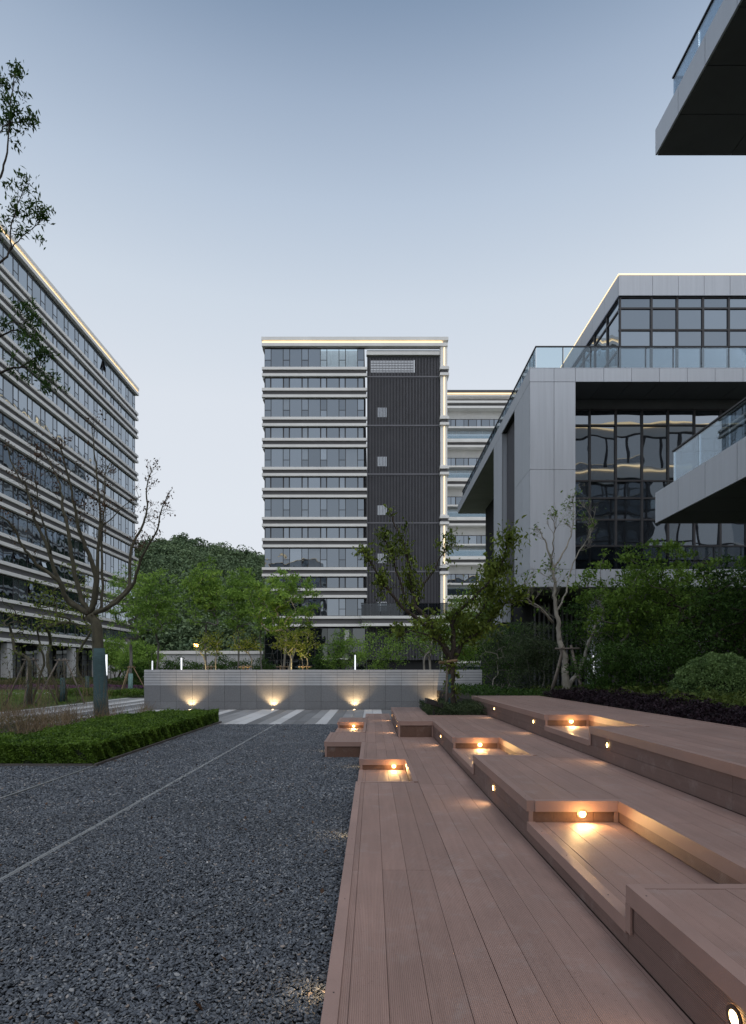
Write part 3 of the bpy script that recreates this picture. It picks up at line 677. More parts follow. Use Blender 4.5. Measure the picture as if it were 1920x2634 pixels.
# balconied block far behind the tower
db = thing('balcony_block','distant balconied block with warm roof strip between tower and silver building','building',(13.0,108,0))
S2 = 108/F
def H2(z): return (VY-(840+z/2.36))*S2+HC
MB().box(0,20,.6,16,0,H2(440)).build('body', M['band'], db)
MB().box(-.4,20.4,-.9,16,H2(412),H2(398)).build('parapet', M['band_grey'], db)
MB().box(-.4,20.4,-.7,16,H2(432),H2(424)).build('parapet', M['band'], db)
MB().box(-.3,20.3,-.78,-.6,H2(421),H2(413)).build('light_strip', M['led'], db)
for q in range(7):
    z0 = 236*q
    MB().box(-.3,20.3,-.9,1.0,H2(507+z0),H2(494+z0)).build('white_ledge', M['band'], db)
    MB().box(-.3,20.3,-.6,1.0,H2(493+z0),H2(476+z0)).build('grey_band', M['band_grey'], db)
    MB().box(-.3,20.3,-.9,1.0,H2(475+z0),H2(462+z0)).build('white_ledge', M['band'], db)
    for i in range(8):
        xx = .2+i*2.4
        w_ = MB().box(xx,xx+2.4,.42,.66,H2(613+z0),H2(556+z0)).build('window', M['mullion'], db)
        pane('pane', xx+.1,xx+1.5,H2(611+z0),H2(560+z0),M['glass'],w_,.004,.40); pane('casement', xx+1.6,xx+2.32,H2(611+z0),H2(560+z0),M['glass'],w_,.004,.40)
        pane('balustrade_glass', xx+.03,xx+2.37,H2(690+z0),H2(646+z0),M['rail_glass'],db,.002,-.75)
    MB().box(-.2,20.2,.35,.60,H2(690+z0),H2(648+z0)).build('balcony_door_band', M['glass_lit'], db)
    MB().box(-.3,20.3,-.85,1.0,H2(627+z0),H2(617+z0)).build('white_ledge', M['band'], db)
    MB().box(-.3,20.3,-.85,1.0,H2(702+z0),H2(691+z0)).build('white_ledge', M['band'], db)

# ------------------------------------------------------------------ silver clad building on the right
sb = thing('silver_building','silver panel building with framed dark curtain wall and glazed roof storey','building')
YA = 31.2
def cladY(x0,x1,z0,z1,y,m=None,parent=None,name='cladding_panel',g=.010):
    return piece(name, x0+g,x1-g,y,y+.06,z0+g,z1-g,m or M['alu'],parent or sb)
def cladX(y0,y1,z0,z1,x,m=None,parent=None,name='cladding_panel',g=.010):
    return piece(name, x,x+.06,y0+g,y1-g,z0+g,z1-g,m or M['alu'],parent or sb)
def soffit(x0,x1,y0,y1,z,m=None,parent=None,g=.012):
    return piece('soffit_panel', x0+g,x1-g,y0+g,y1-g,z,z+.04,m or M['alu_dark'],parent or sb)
XE = 30.0
xs = [8.5,9.8,10.96]+list(np.arange(12.48,XE+1,1.5))
ys = list(np.arange(YA,57.8,1.65))+[57.6]; ys = ys[:-2]+[57.6]
FT, FB = 17.78, 17.02
MB().box(8.53,XE,YA+.05,57.55,FB+.045,FT-.02).build('roof_slab', M['joint'], sb)
MB().box(8.5,XE,YA,57.6,FT-.019,FT).build('terrace_floor', M['alu'], sb)
for a,b in zip(xs[:-1],xs[1:]): cladY(a,b,FB,FT-.02,YA)
for a,b in zip(ys[:-1],ys[1:]): cladX(a,b,FB,FT-.02,8.5)
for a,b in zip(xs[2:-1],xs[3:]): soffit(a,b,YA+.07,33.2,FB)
for a,b in zip(ys[5:-1],ys[6:]): soffit(8.58,13.2,a,b,FB,M['panel_light'])
# corner pier
MB().box(8.55,10.92,YA+.05,34.58,5.98,FB-.01).build('pier_core', M['joint'], sb)
for (z0,z1) in ((5.93,6.92),(6.92,12.29),(12.29,FB-.005)):
    cladY(8.5,9.8,z0,z1,YA); cladY(9.8,10.96,z0,z1,YA); cladX(YA+.07,32.8,z0,z1,8.5); cladX(32.8,34.6,z0,z1,8.5)
    MB().box(10.90,10.96,YA+.07,33.2,z0+.01,z1-.01).build('cladding_panel', M['alu'], sb)
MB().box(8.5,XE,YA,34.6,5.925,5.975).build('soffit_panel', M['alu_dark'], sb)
# dark upright slats and second pier on the flank
sl = MB(); yy = 34.66
while yy < 37.95: sl.box(8.82,9.02,yy,yy+.06,5.9,FB-.02); yy += .16
tag(sl.build('upright_slats', M['slat'], sb), kind='stuff')
MB().box(9.1,13.0,34.62,40.4,5.9,FB-.02).build('body', M['core'], sb)
for (z0,z1) in ((4.6,10.1),(10.1,FB-.005)):
    cladX(38.0,39.25,z0,z1,8.5); cladX(39.25,40.5,z0,z1,8.5); cladY(8.58,9.1,z0,z1,38.0)
MB().box(8.57,9.3,38.07,40.5,4.65,FB-.01).build('pier_core', M['joint'], sb)
# lower front edge with its own balustrade
MB().box(10.97,XE,YA+.06,34,5.98,6.90).build('floor_slab', M['joint'], sb)
for a,b in zip(xs[2:-1:2],xs[4::2]): cladY(a,b,5.93,6.92,YA)
MB().box(10.97,XE,YA+.06,33.3,6.90,6.93).build('balcony_floor', M['alu'], sb)
for i in range(12): pane('balustrade_glass', 11.0+i*1.5,12.46+i*1.5,6.95,8.15,M['rail_glass_dark'],sb,.001,YA+.15)
MB().box(10.97,XE,YA+.12,YA+.18,8.15,8.20).build('handrail', M['rail'], sb)
for i in range(12): MB().box(12.47+i*1.5,12.51+i*1.5,YA+.18,YA+.24,6.93,8.15).build('rail_post', M['rail'], sb)
# curtain wall
MB().box(10.97,XE,33.42,56,5.98,FB-.01).build('body', M['core'], sb)
hz = [6.93,8.6,10.12,11.35,12.35,15.54,16.43]
mx = [10.97]+list(np.arange(12.49,XE,1.5))
for a,b in zip(mx[:-1],mx[1:]):
    for z0,z1 in zip(hz[:-1],hz[1:]):
        f_ = MB().box(b-.055,b+.055,33.2,33.36,z0,z1).box(a+.055,b-.055,33.22,33.36,z1-.05,z1+.045).build('window_frame', M['mullion'], sb)
        pane('pane', a+.055,b-.055,z0+.045,z1-.05,M['glass_a'],f_,.008,33.29)
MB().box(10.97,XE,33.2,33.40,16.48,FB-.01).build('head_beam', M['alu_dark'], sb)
# undercroft
MB().box(10.5,XE,38.0,56,0,5.9).build('ground_storey', M['core'], sb)
for xx in (12.5,18.5,24.5): MB().box(xx,xx+.7,33.0,33.7,0,5.92).build('column', M['alu'], sb)
sl = MB(); xx = 10.6
while xx < XE: sl.box(xx,xx+.08,37.8,37.99,0,5.9); xx += .3
tag(sl.build('upright_slats', M['slat'], sb), kind='stuff')
# roof storey
U0, UY, UT = 14.3, 33.6, 24.42
MB().box(U0+.2,XE,UY+.2,57,FT+.002,UT-.05).build('roof_storey', M['core'], sb)
uxs = [U0,16.27]+list(np.arange(17.77,XE+1,1.5)); uys = list(np.arange(UY,58,2.0))
for a,b in zip(uxs[:-1],uxs[1:]): cladY(a,b,23.22,UT,UY)
for a,b in zip(uys[:-1],uys[1:]): cladX(a if a > UY else a+.07,b,23.22,UT,U0)
MB().box(U0-.01,XE,UY-.02,UY+.05,UT+.002,UT+.06).build('light_strip', M['led_hot'], sb)
MB().box(U0-.02,U0+.05,UY+.052,57,UT+.002,UT+.06).build('light_strip', M['led_hot'], sb)
uz = [17.8,19.0,20.3,21.3,22.56,23.2]
for a,b in zip(uxs[:-1],uxs[1:]):
    for z0,z1 in zip(uz[:-1],uz[1:]):
        f_ = MB().box(b-.06,b+.06,UY+.10,UY+.22,z0,z1-.001).box(a+.06,b-.06,UY+.11,UY+.22,z1-.05,z1+.045).build('window_frame', M['mullion'], sb)
        pane('pane', a+.06,b-.06,z0+.045,z1-.05,M['glass'],f_,.003,UY+.17)
MB().box(U0+.10,U0+.19,UY+.10,UY+.19,17.8,23.2).build('window_frame', M['mullion'], sb)
for a,b in zip(uys[:-1],uys[1:]):
    for z0,z1 in ((17.8,20.3),(20.3,22.56),(22.56,23.2)):
        f_ = MB().box(U0+.10,U0+.21,b-.05,b+.05,z0,z1-.001).box(U0+.11,U0+.21,max(a,UY+.2)+.05,b-.05,z1-.05,z1+.045).build('window_frame', M['mullion'], sb)
        o = piece('pane', U0+.17,U0+.182,max(a,UY+.15)+.05,b-.05,z0+.045,z1-.05,M['glass'],f_)
        o.rotation_euler = (0,random.uniform(-.006,.006),random.uniform(-.006,.006))
# roof terrace balustrade
RX, RY = 8.9, 31.5
for i in range(14):
    pane('balustrade_glass', RX+.03+i*1.5,RX+1.47+i*1.5,FT+.02,19.05,M['rail_glass'],sb,.001,RY)
    MB().box(RX+1.47+i*1.5,RX+1.51+i*1.5,RY+.02,RY+.10,FT,19.05).build('rail_post', M['rail'], sb)
MB().box(RX-.03,XE,RY-.03,RY+.04,19.05,19.11).build('handrail', M['rail'], sb)
for i in range(17):
    y0 = RY+.05+i*1.5
    piece('balustrade_glass', RX,RX+.012,y0+.02,y0+1.46,FT+.02,19.05,M['rail_glass'],sb)
    MB().box(RX+.02,RX+.10,y0+1.46,y0+1.50,FT,19.05).build('rail_post', M['rail'], sb)
MB().box(RX-.03,RX+.04,RY+.042,57.3,19.05,19.11).build('handrail', M['rail'], sb)

# near building overhead on the right: two projecting terraces
nb = thing('terrace_building','silver edged terraces with glass rails jutting out beside the planted bed','building',(0,0,0))
NX, NY0, NY1 = 9.8, -12.0, 20.05
yj = list(np.arange(NY1, NY0, -1.5))
for (zb,zt,zr) in ((6.56,7.63,8.86),(19.30,20.20,21.40)):
    MB().box(NX+.05,16.0,NY0,NY1-.05,zb+.045,zt-.01).build('terrace_slab', M['joint'], nb)
    for a,b in zip(yj[1:],yj[:-1]):
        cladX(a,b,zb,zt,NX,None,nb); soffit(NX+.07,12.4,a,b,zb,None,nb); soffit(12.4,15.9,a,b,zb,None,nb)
        piece('balustrade_glass', NX+.30,NX+.312,a-.62,b-.64,zt,zr-.05,M['rail_glass'],nb)
    for a in (NX+.07,11.8,13.6): cladY(a,a+1.75,zb,zt,NY1-.06,None,nb)
    MB().box(NX+.27,NX+.34,NY0,NY1-.6,zr-.05,zr).build('handrail', M['rail'], nb)
    for i in range(4): pane('balustrade_glass', NX+.33+i*1.4,NX+1.70+i*1.4,zt,zr-.05,M['rail_glass'],nb,.001,NY1-.64)
    MB().box(NX+.345,15.9,NY1-.66,NY1-.60,zr-.05,zr).build('handrail', M['rail'], nb)
MB().box(15.0,30,NY0,18.4,0,21.9).build('body', M['core'], nb)
MB().box(14.9,30,18.42,18.7,17.2,18.3).box(14.9,30,18.42,18.6,20.9,21.9).build('white_ledge', M['band'], nb)
MB().box(15,30,18.71,18.78,18.0,18.12).build('light_strip', M['led_hot'], nb); MB().box(15,30,18.61,18.68,21.75,21.87).build('light_strip', M['led_hot'], nb)
for i in range(10):
    for (z0,z1) in ((8.0,9.9),(9.9,12.0),(12.0,14.6),(14.6,17.2),(18.3,20.9)):
        f_ = MB().box(15+i*1.5,15.12+i*1.5,18.42,18.56,z0,z1-.001).box(15.12+i*1.5,16.5+i*1.5,18.42,18.55,z1-.1,z1-.002).build('window_frame', M['mullion'], nb)
        pane('pane',15.12+i*1.5,16.5+i*1.5,z0,z1-.1,M['glass_lit'],f_,.004,18.45)
for i,a in enumerate(np.arange(NY0,18.0,1.9)):
    for (z0,z1) in ((0.1,3.2),(3.3,6.5),(7.7,10.4),(10.5,13.3),(13.4,16.2),(16.3,19.2)):
        f_ = MB().box(14.9,15.0,a,a+.1,z0,z1+.05).box(14.9,15.0,a+.1,a+1.9,z1-.06,z1+.05).build('window_frame', M['mullion'], nb)
        piece('pane', 14.95,14.965,a+.1,a+1.9,z0,z1-.06,M['glass_a'],f_)

# blocks behind the viewer, mirrored in the glass
def rear_block(label, x0, x1, y, h, n):
    t = thing('rear_block', label, 'building', (x0,y,0)); w_ = x1-x0
    MB().box(.1,w_-.1,-16,-.3,0,h-.4).build('body', M['core'], t)
    st = h/n
    for i in range(1,n+1):
        MB().box(0,w_,-16.1,.3,i*st-.5,i*st).build('white_ledge', M['band'], t)
        MB().box(.05,w_-.05,-.28,-.1,i*st-.9,i*st-.502).build('grey_band', M['band_grey'], t)
        if i < n:
            for j in range(int(w_//3)):
                pane('pane', j*3+.1,j*3+2.9,i*st+.02,(i+1)*st-.92,M['glass'],t,.003,-.28)
    MB().box(0,w_,.31,.4,h-.3,h-.15).build('light_strip', M['led_hot'], t)
rear_block('banded block far behind the deck mirrored in the tower glass', -44,-20,-60,46,10)
rear_block('wide banded block behind the deck mirrored in the curtain wall', 22,74,-46,44,10)
# ------------------------------------------------------------------ trees and plants
def curve_pts(pts, sub=3):
    "smooth polyline through points"
    out = []
    n = len(pts)
    for i in range(n-1):
        p0, p1, p2, p3 = pts[max(i-1,0)], pts[i], pts[i+1], pts[min(i+2,n-1)]
        for k in range(sub):
            t = k/sub
            out.append(.5*((2*p1)+(p2-p0)*t+(2*p0-5*p1+4*p2-p3)*t*t+(3*p1-p0-3*p2+p3)*t**3))
    out.append(pts[-1]); return out
def rv(s=1.0): return Vector((random.gauss(0,s),random.gauss(0,s),random.gauss(0,s)))
def twig(mb, p, d, L, r, lev, tips, bend=.25, up=.12, kids=3):
    "small recursive twig; collects tips for leaves"
    n = 4; pts = [p.copy()]; q = p.copy(); d = d.normalized()
    for i in range(n):
        d = (d + rv(bend*.5) + Vector((0,0,up))).normalized(); q = q + d*(L/n); pts.append(q.copy())
    mb.tube(pts, [r*(1-.7*i/n) for i in range(n+1)], 5 if r > .012 else 4)
    tips.append(pts[-1]); tips.append(pts[-2])
    if lev > 0:
        for k in range(kids):
            i = random.choice((1,2,2,3)); dd = (pts[i+1]-pts[i]).normalized()
            side = rv().cross(dd).normalized()
            twig(mb, pts[i], dd*.65+side*.75, L*random.uniform(.5,.75), r*.55, lev-1, tips, bend, up, kids)

def limbs_tree(name,label,cat,limbs,bark,trunk=None,twigs=6,twL=.6,lev=1,tw_r=.012,extra=None,group=None,base=None,up=.12,start=.45,trunk_top=None):
    "tree whose main limbs are given as point lists with start and end radius"
    b = base or limbs[0][0][0]
    t = thing(name,label,cat,b[:],0,group); off = Vector(b)
    mb = MB(); tips = []
    for (pts, r0, r1) in limbs:
        c = curve_pts([p-off for p in pts],4); m = len(c)
        for i in range(1,m-1): c[i] = c[i] + rv(.012)
        mb.tube(c, [r0+(r1-r0)*(i/(m-1))**.8 for i in range(m)], 9 if r0 > .06 else 7)
        if twigs:
            k = max(2, int(twigs*sum((c[i+1]-c[i]).length for i in range(m-1))/2.2))
            for j in range(k):
                f = start+(1-start)*random.random() ; i = min(m-2,int(f*(m-1)))
                dd = (c[i+1]-c[i]).normalized(); side = rv().cross(dd).normalized()
                twig(mb, c[i], dd*.6+side*.8, twL*random.uniform(.5,1.2)*(1.2-f*.5), min(tw_r,r1*1.3+.004), lev, tips, up=up)
        tips.append(c[-1])
    mb.build('trunk', bark, t, smooth=True)
    return t, tips

def leaves(t, tips, n, size, spread, m, aspect=.5, droop=0., up=.3, name='crown', keep=1.0):
    tp = np.array([p[:] for p in tips if random.random() < keep])
    C = tp[rng.integers(0,len(tp),n)] + rng.normal(size=(n,3))*np.array([spread,spread,spread*.8])
    return quads(name, leaf_quads(C,size,aspect,up,droop), m, t)

def space_tree(name,label,loc,H,clear,rx,rz,cz,ntips,stems,r0,bark,leafm,nleaf,lsize,clump,group=None,cat='tree',aspect=.45,seed=0,lean=(0,0),hole=.0,droop=0,up=.3):
    "trunk(s) that branch towards points spread through an uneven crown"
    random.seed(seed+101); t = thing(name,label,cat,loc,0,group)
    nodesp = []; par = []; 
    def add(p,pa): nodesp.append(p); par.append(pa); return len(nodesp)-1
    for s in range(stems):
        a = 2*math.pi*(s+random.random()*.6)/stems; sp = 0 if stems == 1 else .10
        pr = add(Vector((sp*math.cos(a)*.5,sp*math.sin(a)*.5,-.05)),-1)
        for k in range(1,5):
            f = k/4; sp2 = sp+ (rx*.28*f**1.3 if stems > 1 else 0)
            pr = add(Vector((lean[0]*f+sp2*math.cos(a)+random.gauss(0,.03), lean[1]*f+sp2*math.sin(a)+random.gauss(0,.03), clear*f)),pr)
    tg = []
    lob = [(random.uniform(0,6.28),random.uniform(-.8,.9),random.uniform(.65,1.15)) for _ in range(9)]
    while len(tg) < ntips:
        v = rv().normalized(); rad = random.random()**.42
        k = 1.0
        for (a,e,s_) in lob:
            dv = Vector((math.cos(a)*math.cos(e),math.sin(a)*math.cos(e),math.sin(e))); dt = max(0,v.dot(dv)); k += (s_-1)*dt**6*1.4
        p = Vector((v.x*rx*rad*k+lean[0], v.y*rx*rad*k+lean[1], cz+v.z*rz*rad*k))
        if p.z > clear*.55: tg.append(p)
    tg.sort(key=lambda p: (p-Vector((lean[0],lean[1],clear))).length)
    for p in tg:
        arr = np.array([q[:] for q in nodesp]); d = np.linalg.norm(arr-np.array(p[:]),axis=1) + np.maximum(0,arr[:,2]-p.z)*1.2
        i = int(np.argmin(d)); a = nodesp[i]; pr = i; Ld = (p-a).length
        pd = (a-nodesp[par[i]]).normalized() if par[i] >= 0 else Vector((0,0,1))
        cpt = a + (pd*.75+Vector((0,0,.35)))*(Ld*.42)
        for k in (1,2,3,4):
            f = k/4; q = a*(1-f)**2 + cpt*(2*f*(1-f)) + p*f*f + rv(.02*Ld)*(1 if k < 4 else 0); pr = add(q,pr)
    n = len(nodesp); wgt = [1.0]*n
    for i in range(n-1,-1,-1):
        if par[i] >= 0: wgt[par[i]] += wgt[i]
    kids = {}
    for i in range(n): kids.setdefault(par[i],[]).append(i)
    wm = max(wgt[i] for i in kids[-1]); mb = MB()
    rad_ = [max(.0045, r0*(wgt[i]/wm)**.5) for i in range(n)]
    done = set()
    for i in range(n):                      # chains follow the heaviest child
        if i in done and par[i] >= 0: continue
        ch = [i] if par[i] < 0 else [par[i],i]; done.add(i); c = i
        while c in kids:
            c = max(kids[c], key=lambda q: wgt[q])
            if c in done: break
            ch.append(c); done.add(c)
        rr = [rad_[q] for q in ch]
        if par[i] >= 0: rr[0] = rad_[i]
        if len(ch) > 1: mb.tube([nodesp[q] for q in ch], rr, 8 if rr[0] > .05 else (6 if rr[0] > .015 else 4))
    mb.build('trunk', bark, t, smooth=True)
    if nleaf:
        tp = np.array([p[:] for p in tg if random.random() > hole]); mid = []
        ix = rng.integers(0,len(tp),nleaf)
        C = tp[ix] + rng.normal(size=(nleaf,3))*np.array([clump,clump,clump*.55])
        out = unit(C-np.array([lean[0],lean[1],clear]))*.5
        quads('crown', leaf_quads(C,lsize,aspect,up,droop,out), leafm, t)
    return t

def stakes(label, p, h=1.7, r=.9, m='pole', n=3, pr=.035, phase=.3, group=None):
    "timber props tied round a trunk; a thing of its own"
    s = thing('tree_stake',label,'stake',p,0,group)
    for k in range(n):
        a = phase+2*math.pi*k/n; c,s_ = math.cos(a),math.sin(a)
        MB().tube([(c*r,s_*r,-.05),(c*r*.55,s_*r*.55,h*.5),(c*.13,s_*.13,h)],pr,7).build('pole', M[m], s, True)
    mb = MB()
    for k in range(n):
        a = phase+2*math.pi*(k+.5)/n; b = a+math.pi/2
        mb.tube([(math.cos(a)*.12-math.cos(b)*.3,math.sin(a)*.12-math.sin(b)*.3,h-.08),(math.cos(a)*.12+math.cos(b)*.3,math.sin(a)*.12+math.sin(b)*.3,h-.08)],pr*.8,6)
    mb.build('cross_bar', M[m], s, True); return s

def wrap(t, pts, rad):
    MB().tube(pts, rad, 12).build('trunk_wrap', M['wrap'], t, True)

# --- bare tree on the left, limbs traced at their own depth
def zl(z, Y, ox=0, oy=1080, s=4.347): return P(ox+z[0]/s, oy+z[1]/s, Y)
YT = 18.6
base = Vector(((262-VX)*YT/F, YT, 0))
fork = zl((1010,2180),YT)
mid = P(254,1690,YT)
def L_(zs, dy, r0, r1, st=None):
    n = len(zs); return ([st or fork]+[zl(z,YT+dy*((i+1)/n)) for i,z in enumerate(zs)], r0, r1)
limbs = [([base, P(258,1760,YT), mid, P(247,1610,YT), fork], .215, .15),
 L_([(800,2060),(720,1950),(650,1800),(450,1650),(330,1510),(240,1400),(120,1160),(0,1080),(-140,960)],-1.6,.085,.018),
 L_([(760,2010),(690,1850),(600,1650),(550,1470),(400,1150),(370,1040),(290,740),(240,680),(120,450),(70,250)],-.6,.085,.014),
 L_([(890,1950),(800,1500),(760,1230),(700,960),(690,830),(650,670),(540,450),(480,330)],.8,.085,.013),
 L_([(1080,1800),(1030,1600),(960,1420),(880,1200),(840,980),(760,620),(700,380),(660,250)],-1.0,.10,.013,),
 L_([(1075,2000),(1085,1800),(1110,1350),(1120,1000),(1090,700),(1050,300),(1030,60)],.6,.085,.011),
 L_([(1130,2087),(1140,1600),(1140,1250),(1165,900),(1180,600),(1230,480)],1.6,.06,.010),
 L_([(1220,2087),(1420,1900),(1450,1780),(1470,1430),(1590,1200),(1640,1010),(1640,760),(1700,540)],.4,.09,.012),
 L_([(1240,2080),(1470,1880),(1560,1600),(1652,1420),(1760,1230),(1800,1010),(1920,780)],-.8,.075,.011),
 ([zl((570,1500),YT-.6),zl((500,1200),YT-.9),zl((430,980),YT-1.1),zl((400,600),YT-1.3),zl((410,400),YT-1.4)],.035,.010),
 ([zl((1150,1180),YT+1),zl((1250,1100),YT+1.2),zl((1400,950),YT+1.4),zl((1580,850),YT+1.6)],.025,.008)]
random.seed(5)
t, tips = limbs_tree('bare_tree','large nearly leafless tree with forked trunk wrapped in teal cloth','tree',limbs,M['bark_mossy'],twigs=6,twL=.62,lev=1,tw_r=.010,base=base)
top = [p for p in tips if p.z > 3.2]
leaves(t, top, 1500, .085, .07, M['leaf_dead'], .55, droop=.8, keep=.22)
wrap(t, [Vector((0,0,.02)), P(259,1790,YT)-base, P(258,1760,YT)-base, P(255,1700,YT)-base, P(254,1668,YT)-base], [.228,.218,.205,.193,.187])

# --- leafy tree growing in the deck pit
YD = 13.1
def zd(z, dy=0): return P(640+z[0]/2.36, 1300+z[1]/2.36, YD+dy)
bD = Vector(((1162-VX)*YD/F, YD, .55)); fD = zd((1230,965))
def D_(zs, dy, r0, r1, st=None):
    n = len(zs); return ([st or fD]+[zd(z,dy*(i+1)/n) for i,z in enumerate(zs)], r0, r1)
limbsD = [([bD, zd((1226,1150)), zd((1226,1060)), fD], .115,.095),
 D_([(1200,880),(1150,780),(1040,700),(960,640),(860,530),(800,440),(740,350),(690,270)],-.7,.075,.012),
 D_([(1200,880),(1140,770),(1080,690),(1010,600),(990,500),(970,350),(930,200),(880,100),(860,20)],.3,.08,.012),
 D_([(1245,820),(1240,700),(1300,620),(1420,510),(1520,400),(1565,250),(1590,130)],-.5,.065,.011),
 D_([(1310,830),(1400,760),(1500,660),(1580,570),(1640,540)],.6,.062,.011),
 D_([(1270,880),(1330,760),(1440,600),(1500,470),(1560,380)],1.0,.052,.010),
 ([zd((1010,600),.2),zd((1050,500),.4),zd((1120,400),.5),zd((1190,280),.6),zd((1230,180),.7)],.034,.008),
 ([zd((960,600),-.3),zd((900,400),-.4),zd((870,290),-.5),zd((800,170),-.6)],.030,.008),
 D_([(1180,850),(1060,780),(960,770),(900,800)],-1.0,.035,.007)]
random.seed(8)
t, tips = limbs_tree('cherry_tree','young leafy tree rising from the planting pit cut into the deck','tree',limbsD,M['bark_brown'],twigs=15,twL=.30,lev=1,tw_r=.007,base=bD,start=.18)
hi = [p for p in tips if p.x > .15 and p.z < 4.4]
leaves(t, tips, 4000, .105, .075, M['leaf_deck'], .42, droop=1.0, keep=.6)
leaves(t, hi, 2300, .115, .17, M['leaf_deck'], .42, droop=1.0, name='dense_crown')
s = thing('tree_stake','short round timber props with a cross bar tied to the deck tree','stake',(bD.x,bD.y,.5))
MB().tube([(-.13,-.05,0),(-.11,-.05,.62),(-.10,-.05,1.22)],.032,8).build('pole', M['pole_grey'], s, True)
MB().tube([(.02,.14,0),(.02,.13,1.2)],.03,8).build('pole', M['pole_grey'], s, True)
MB().tube([(-.30,-.12,1.16),(-.1,-.10,1.18),(.12,-.09,1.21)],.036,8).build('cross_bar', M['pole'], s, True)
wrapb = MB().tube([(-.05,-.07,.1),(-.05,-.07,.5),(-.055,-.07,.9)],.035,8).build('trunk_wrap', M['wrap'], s, True)

# --- big tree outside the left edge, its leafy branch ends reach into view
YB = 13.0
def pb(x,y,dy=0): return P(x,y,YB+dy)
bB = Vector((-10.6,YB,0))
limbsB = [([bB,Vector((-10.5,YB,3)),Vector((-10.7,YB,7)),Vector((-10.4,YB,11)),pb(-90,700),pb(-120,480),pb(-110,300)],.17,.03),
 ([Vector((-10.6,YB,5.5)),pb(-160,1040),pb(0,960),pb(60,940),pb(105,910)],.05,.008),
 ([Vector((-10.6,YB,6.2)),pb(-130,900),pb(-20,870),pb(45,850),pb(100,885)],.04,.008),
 ([pb(45,945),pb(100,950),pb(128,985)],.012,.006),
 ([pb(-20,870),pb(10,835),pb(60,832),pb(75,810)],.014,.006),
 ([pb(-90,800),pb(0,682),pb(26,645),pb(27,600),pb(40,540),pb(62,480)],.03,.007),
 ([pb(26,645),pb(55,610),pb(90,580),pb(108,560)],.014,.006),
 ([pb(-100,600),pb(-10,470),pb(15,410),pb(22,340),pb(30,250),pb(38,190)],.03,.008),
 ([pb(-60,420),pb(-5,345),pb(20,320),pb(60,310)],.018,.006),
 ([pb(-110,300),pb(-50,240),pb(10,220)],.03,.008)]
random.seed(21)
t, tips = limbs_tree('overhanging_tree','tall tree whose leafy branch ends hang in front of the sky','tree',limbsB,M['bark_brown'],twigs=0,base=bB)
mbb = MB(); tp2 = []
for (pts,r0,r1) in limbsB[1:]:
    c = curve_pts([p-bB for p in pts],4)
    for i in range(int(len(c)*.55),len(c)-1):
        for q in range(2): twig(mbb, c[i], (c[i+1]-c[i]).normalized()*.8+rv(.5), .34, .006, 0, tp2, up=.05)
    tp2 += [c[-1],c[-2]]
mbb.build('branch', M['bark_brown'], t, True)
leaves(t, tp2, 2300, .12, .065, M['leaf_shrub'], .30, droop=.9)

# --- maples behind the wall
MG = 'young maples planted behind the grey wall'
spec = [('maple_tree','wispy maple with tall open crown at the left end of the wall',(336,39.0),9.2,(1.9,3.0,6.1),1,.10,4200,2),
        ('maple_tree','vase shaped multi stem maple beside the white light columns',(400,33.0),7.6,(1.5,1.95,5.3),6,.055,5200,3),
        ('maple_tree','tall dense maple in front of the orange street lamp',(530,31.0),7.9,(1.3,1.95,5.6),5,.055,5200,4),
        ('maple_tree','multi stem maple between the two upright light columns and tower',(612,34.5),7.9,(1.4,2.1,5.7),6,.055,5400,5),
        ('maple_tree','broad maple with pale stout trunk before the tower lobby',(727,29.0),6.9,(2.0,1.75,4.9),4,.07,6800,6),
        ('maple_tree','full green maple standing behind the broad pale trunked one',(680,41.0),7.6,(1.6,2.0,5.7),4,.06,4200,16)]
for (nm,lab,(px,Y),H,(rx,rz,cz),st,r0,nl,sd) in spec:
    space_tree(nm,lab,((px-VX)*Y/F,Y,0),H,2.8,rx,rz,cz,190,st,r0,M['bark_pale'] if sd in (6,) else M['bark_grey'],M['leaf_maple'],int(nl*.72),.19,.14,MG,seed=sd,hole=.28,aspect=.38,droop=.4)
spec = [('small lamplit sapling with yellow green leaves between the maples',(632,27.5),3.4,1),('small lamplit sapling with forked pale stems before the lobby',(785,26.5),3.6,2),
        ('slender sapling with sparse lit leaves left of the broad maple',(540,27.0),3.2,3),('lean sapling beside the broad maple trunk',(742,26.0),3.1,4)]
for (lab,(px,Y),H,sd) in spec:
    t = space_tree('sapling',lab,((px-VX)*Y/F,Y,0),H,1.9,.75,.75,2.75,26,3,.035,M['bark_pale'],M['leaf_yellow'],650,.12,.16,'saplings lit from below behind the wall',seed=sd+40)
    up_ = bpy.data.lights.new('sapling_uplight','SPOT'); up_.energy = 130; up_.color = (1,.78,.35); up_.spot_size = R(55); up_.spot_blend = .6
    lo = link('sapling_uplight', up_, t, (.0,-.9,.1)); lo.rotation_euler = (R(180-24),0,0)
for (px,Y,lab) in ((336,39.0,'yellow timber props round the wispy maple trunk'),):
    stakes(lab,((px-VX)*Y/F,Y,0),1.75,1.05)
wtr = thing('trunk_wrap_sleeve','pale teal cloth sleeve round the lower trunk of the propped maple','wrap',((336-VX)*39/F,39,0))
MB().tube([(0,0,0),(0,0,.6),(.01,0,1.25)],[.16,.15,.14],10).build('sleeve', plain('pale teal cloth',(.16,.27,.26),.8,9,.25), wtr, True)
for i,(px,Y) in enumerate(((539,30.6),(727,28.6),(632,27.3),(785,26.3))):
    stakes(['low timber frame round the foot of the tall dense maple','low timber frame round the foot of the broad pale maple','low timber frame round the sapling between the maples','low timber frame round the forked sapling before the lobby'][i],((px-VX)*Y/F,Y,0),1.72,.35,'pole',4,.03,.8)
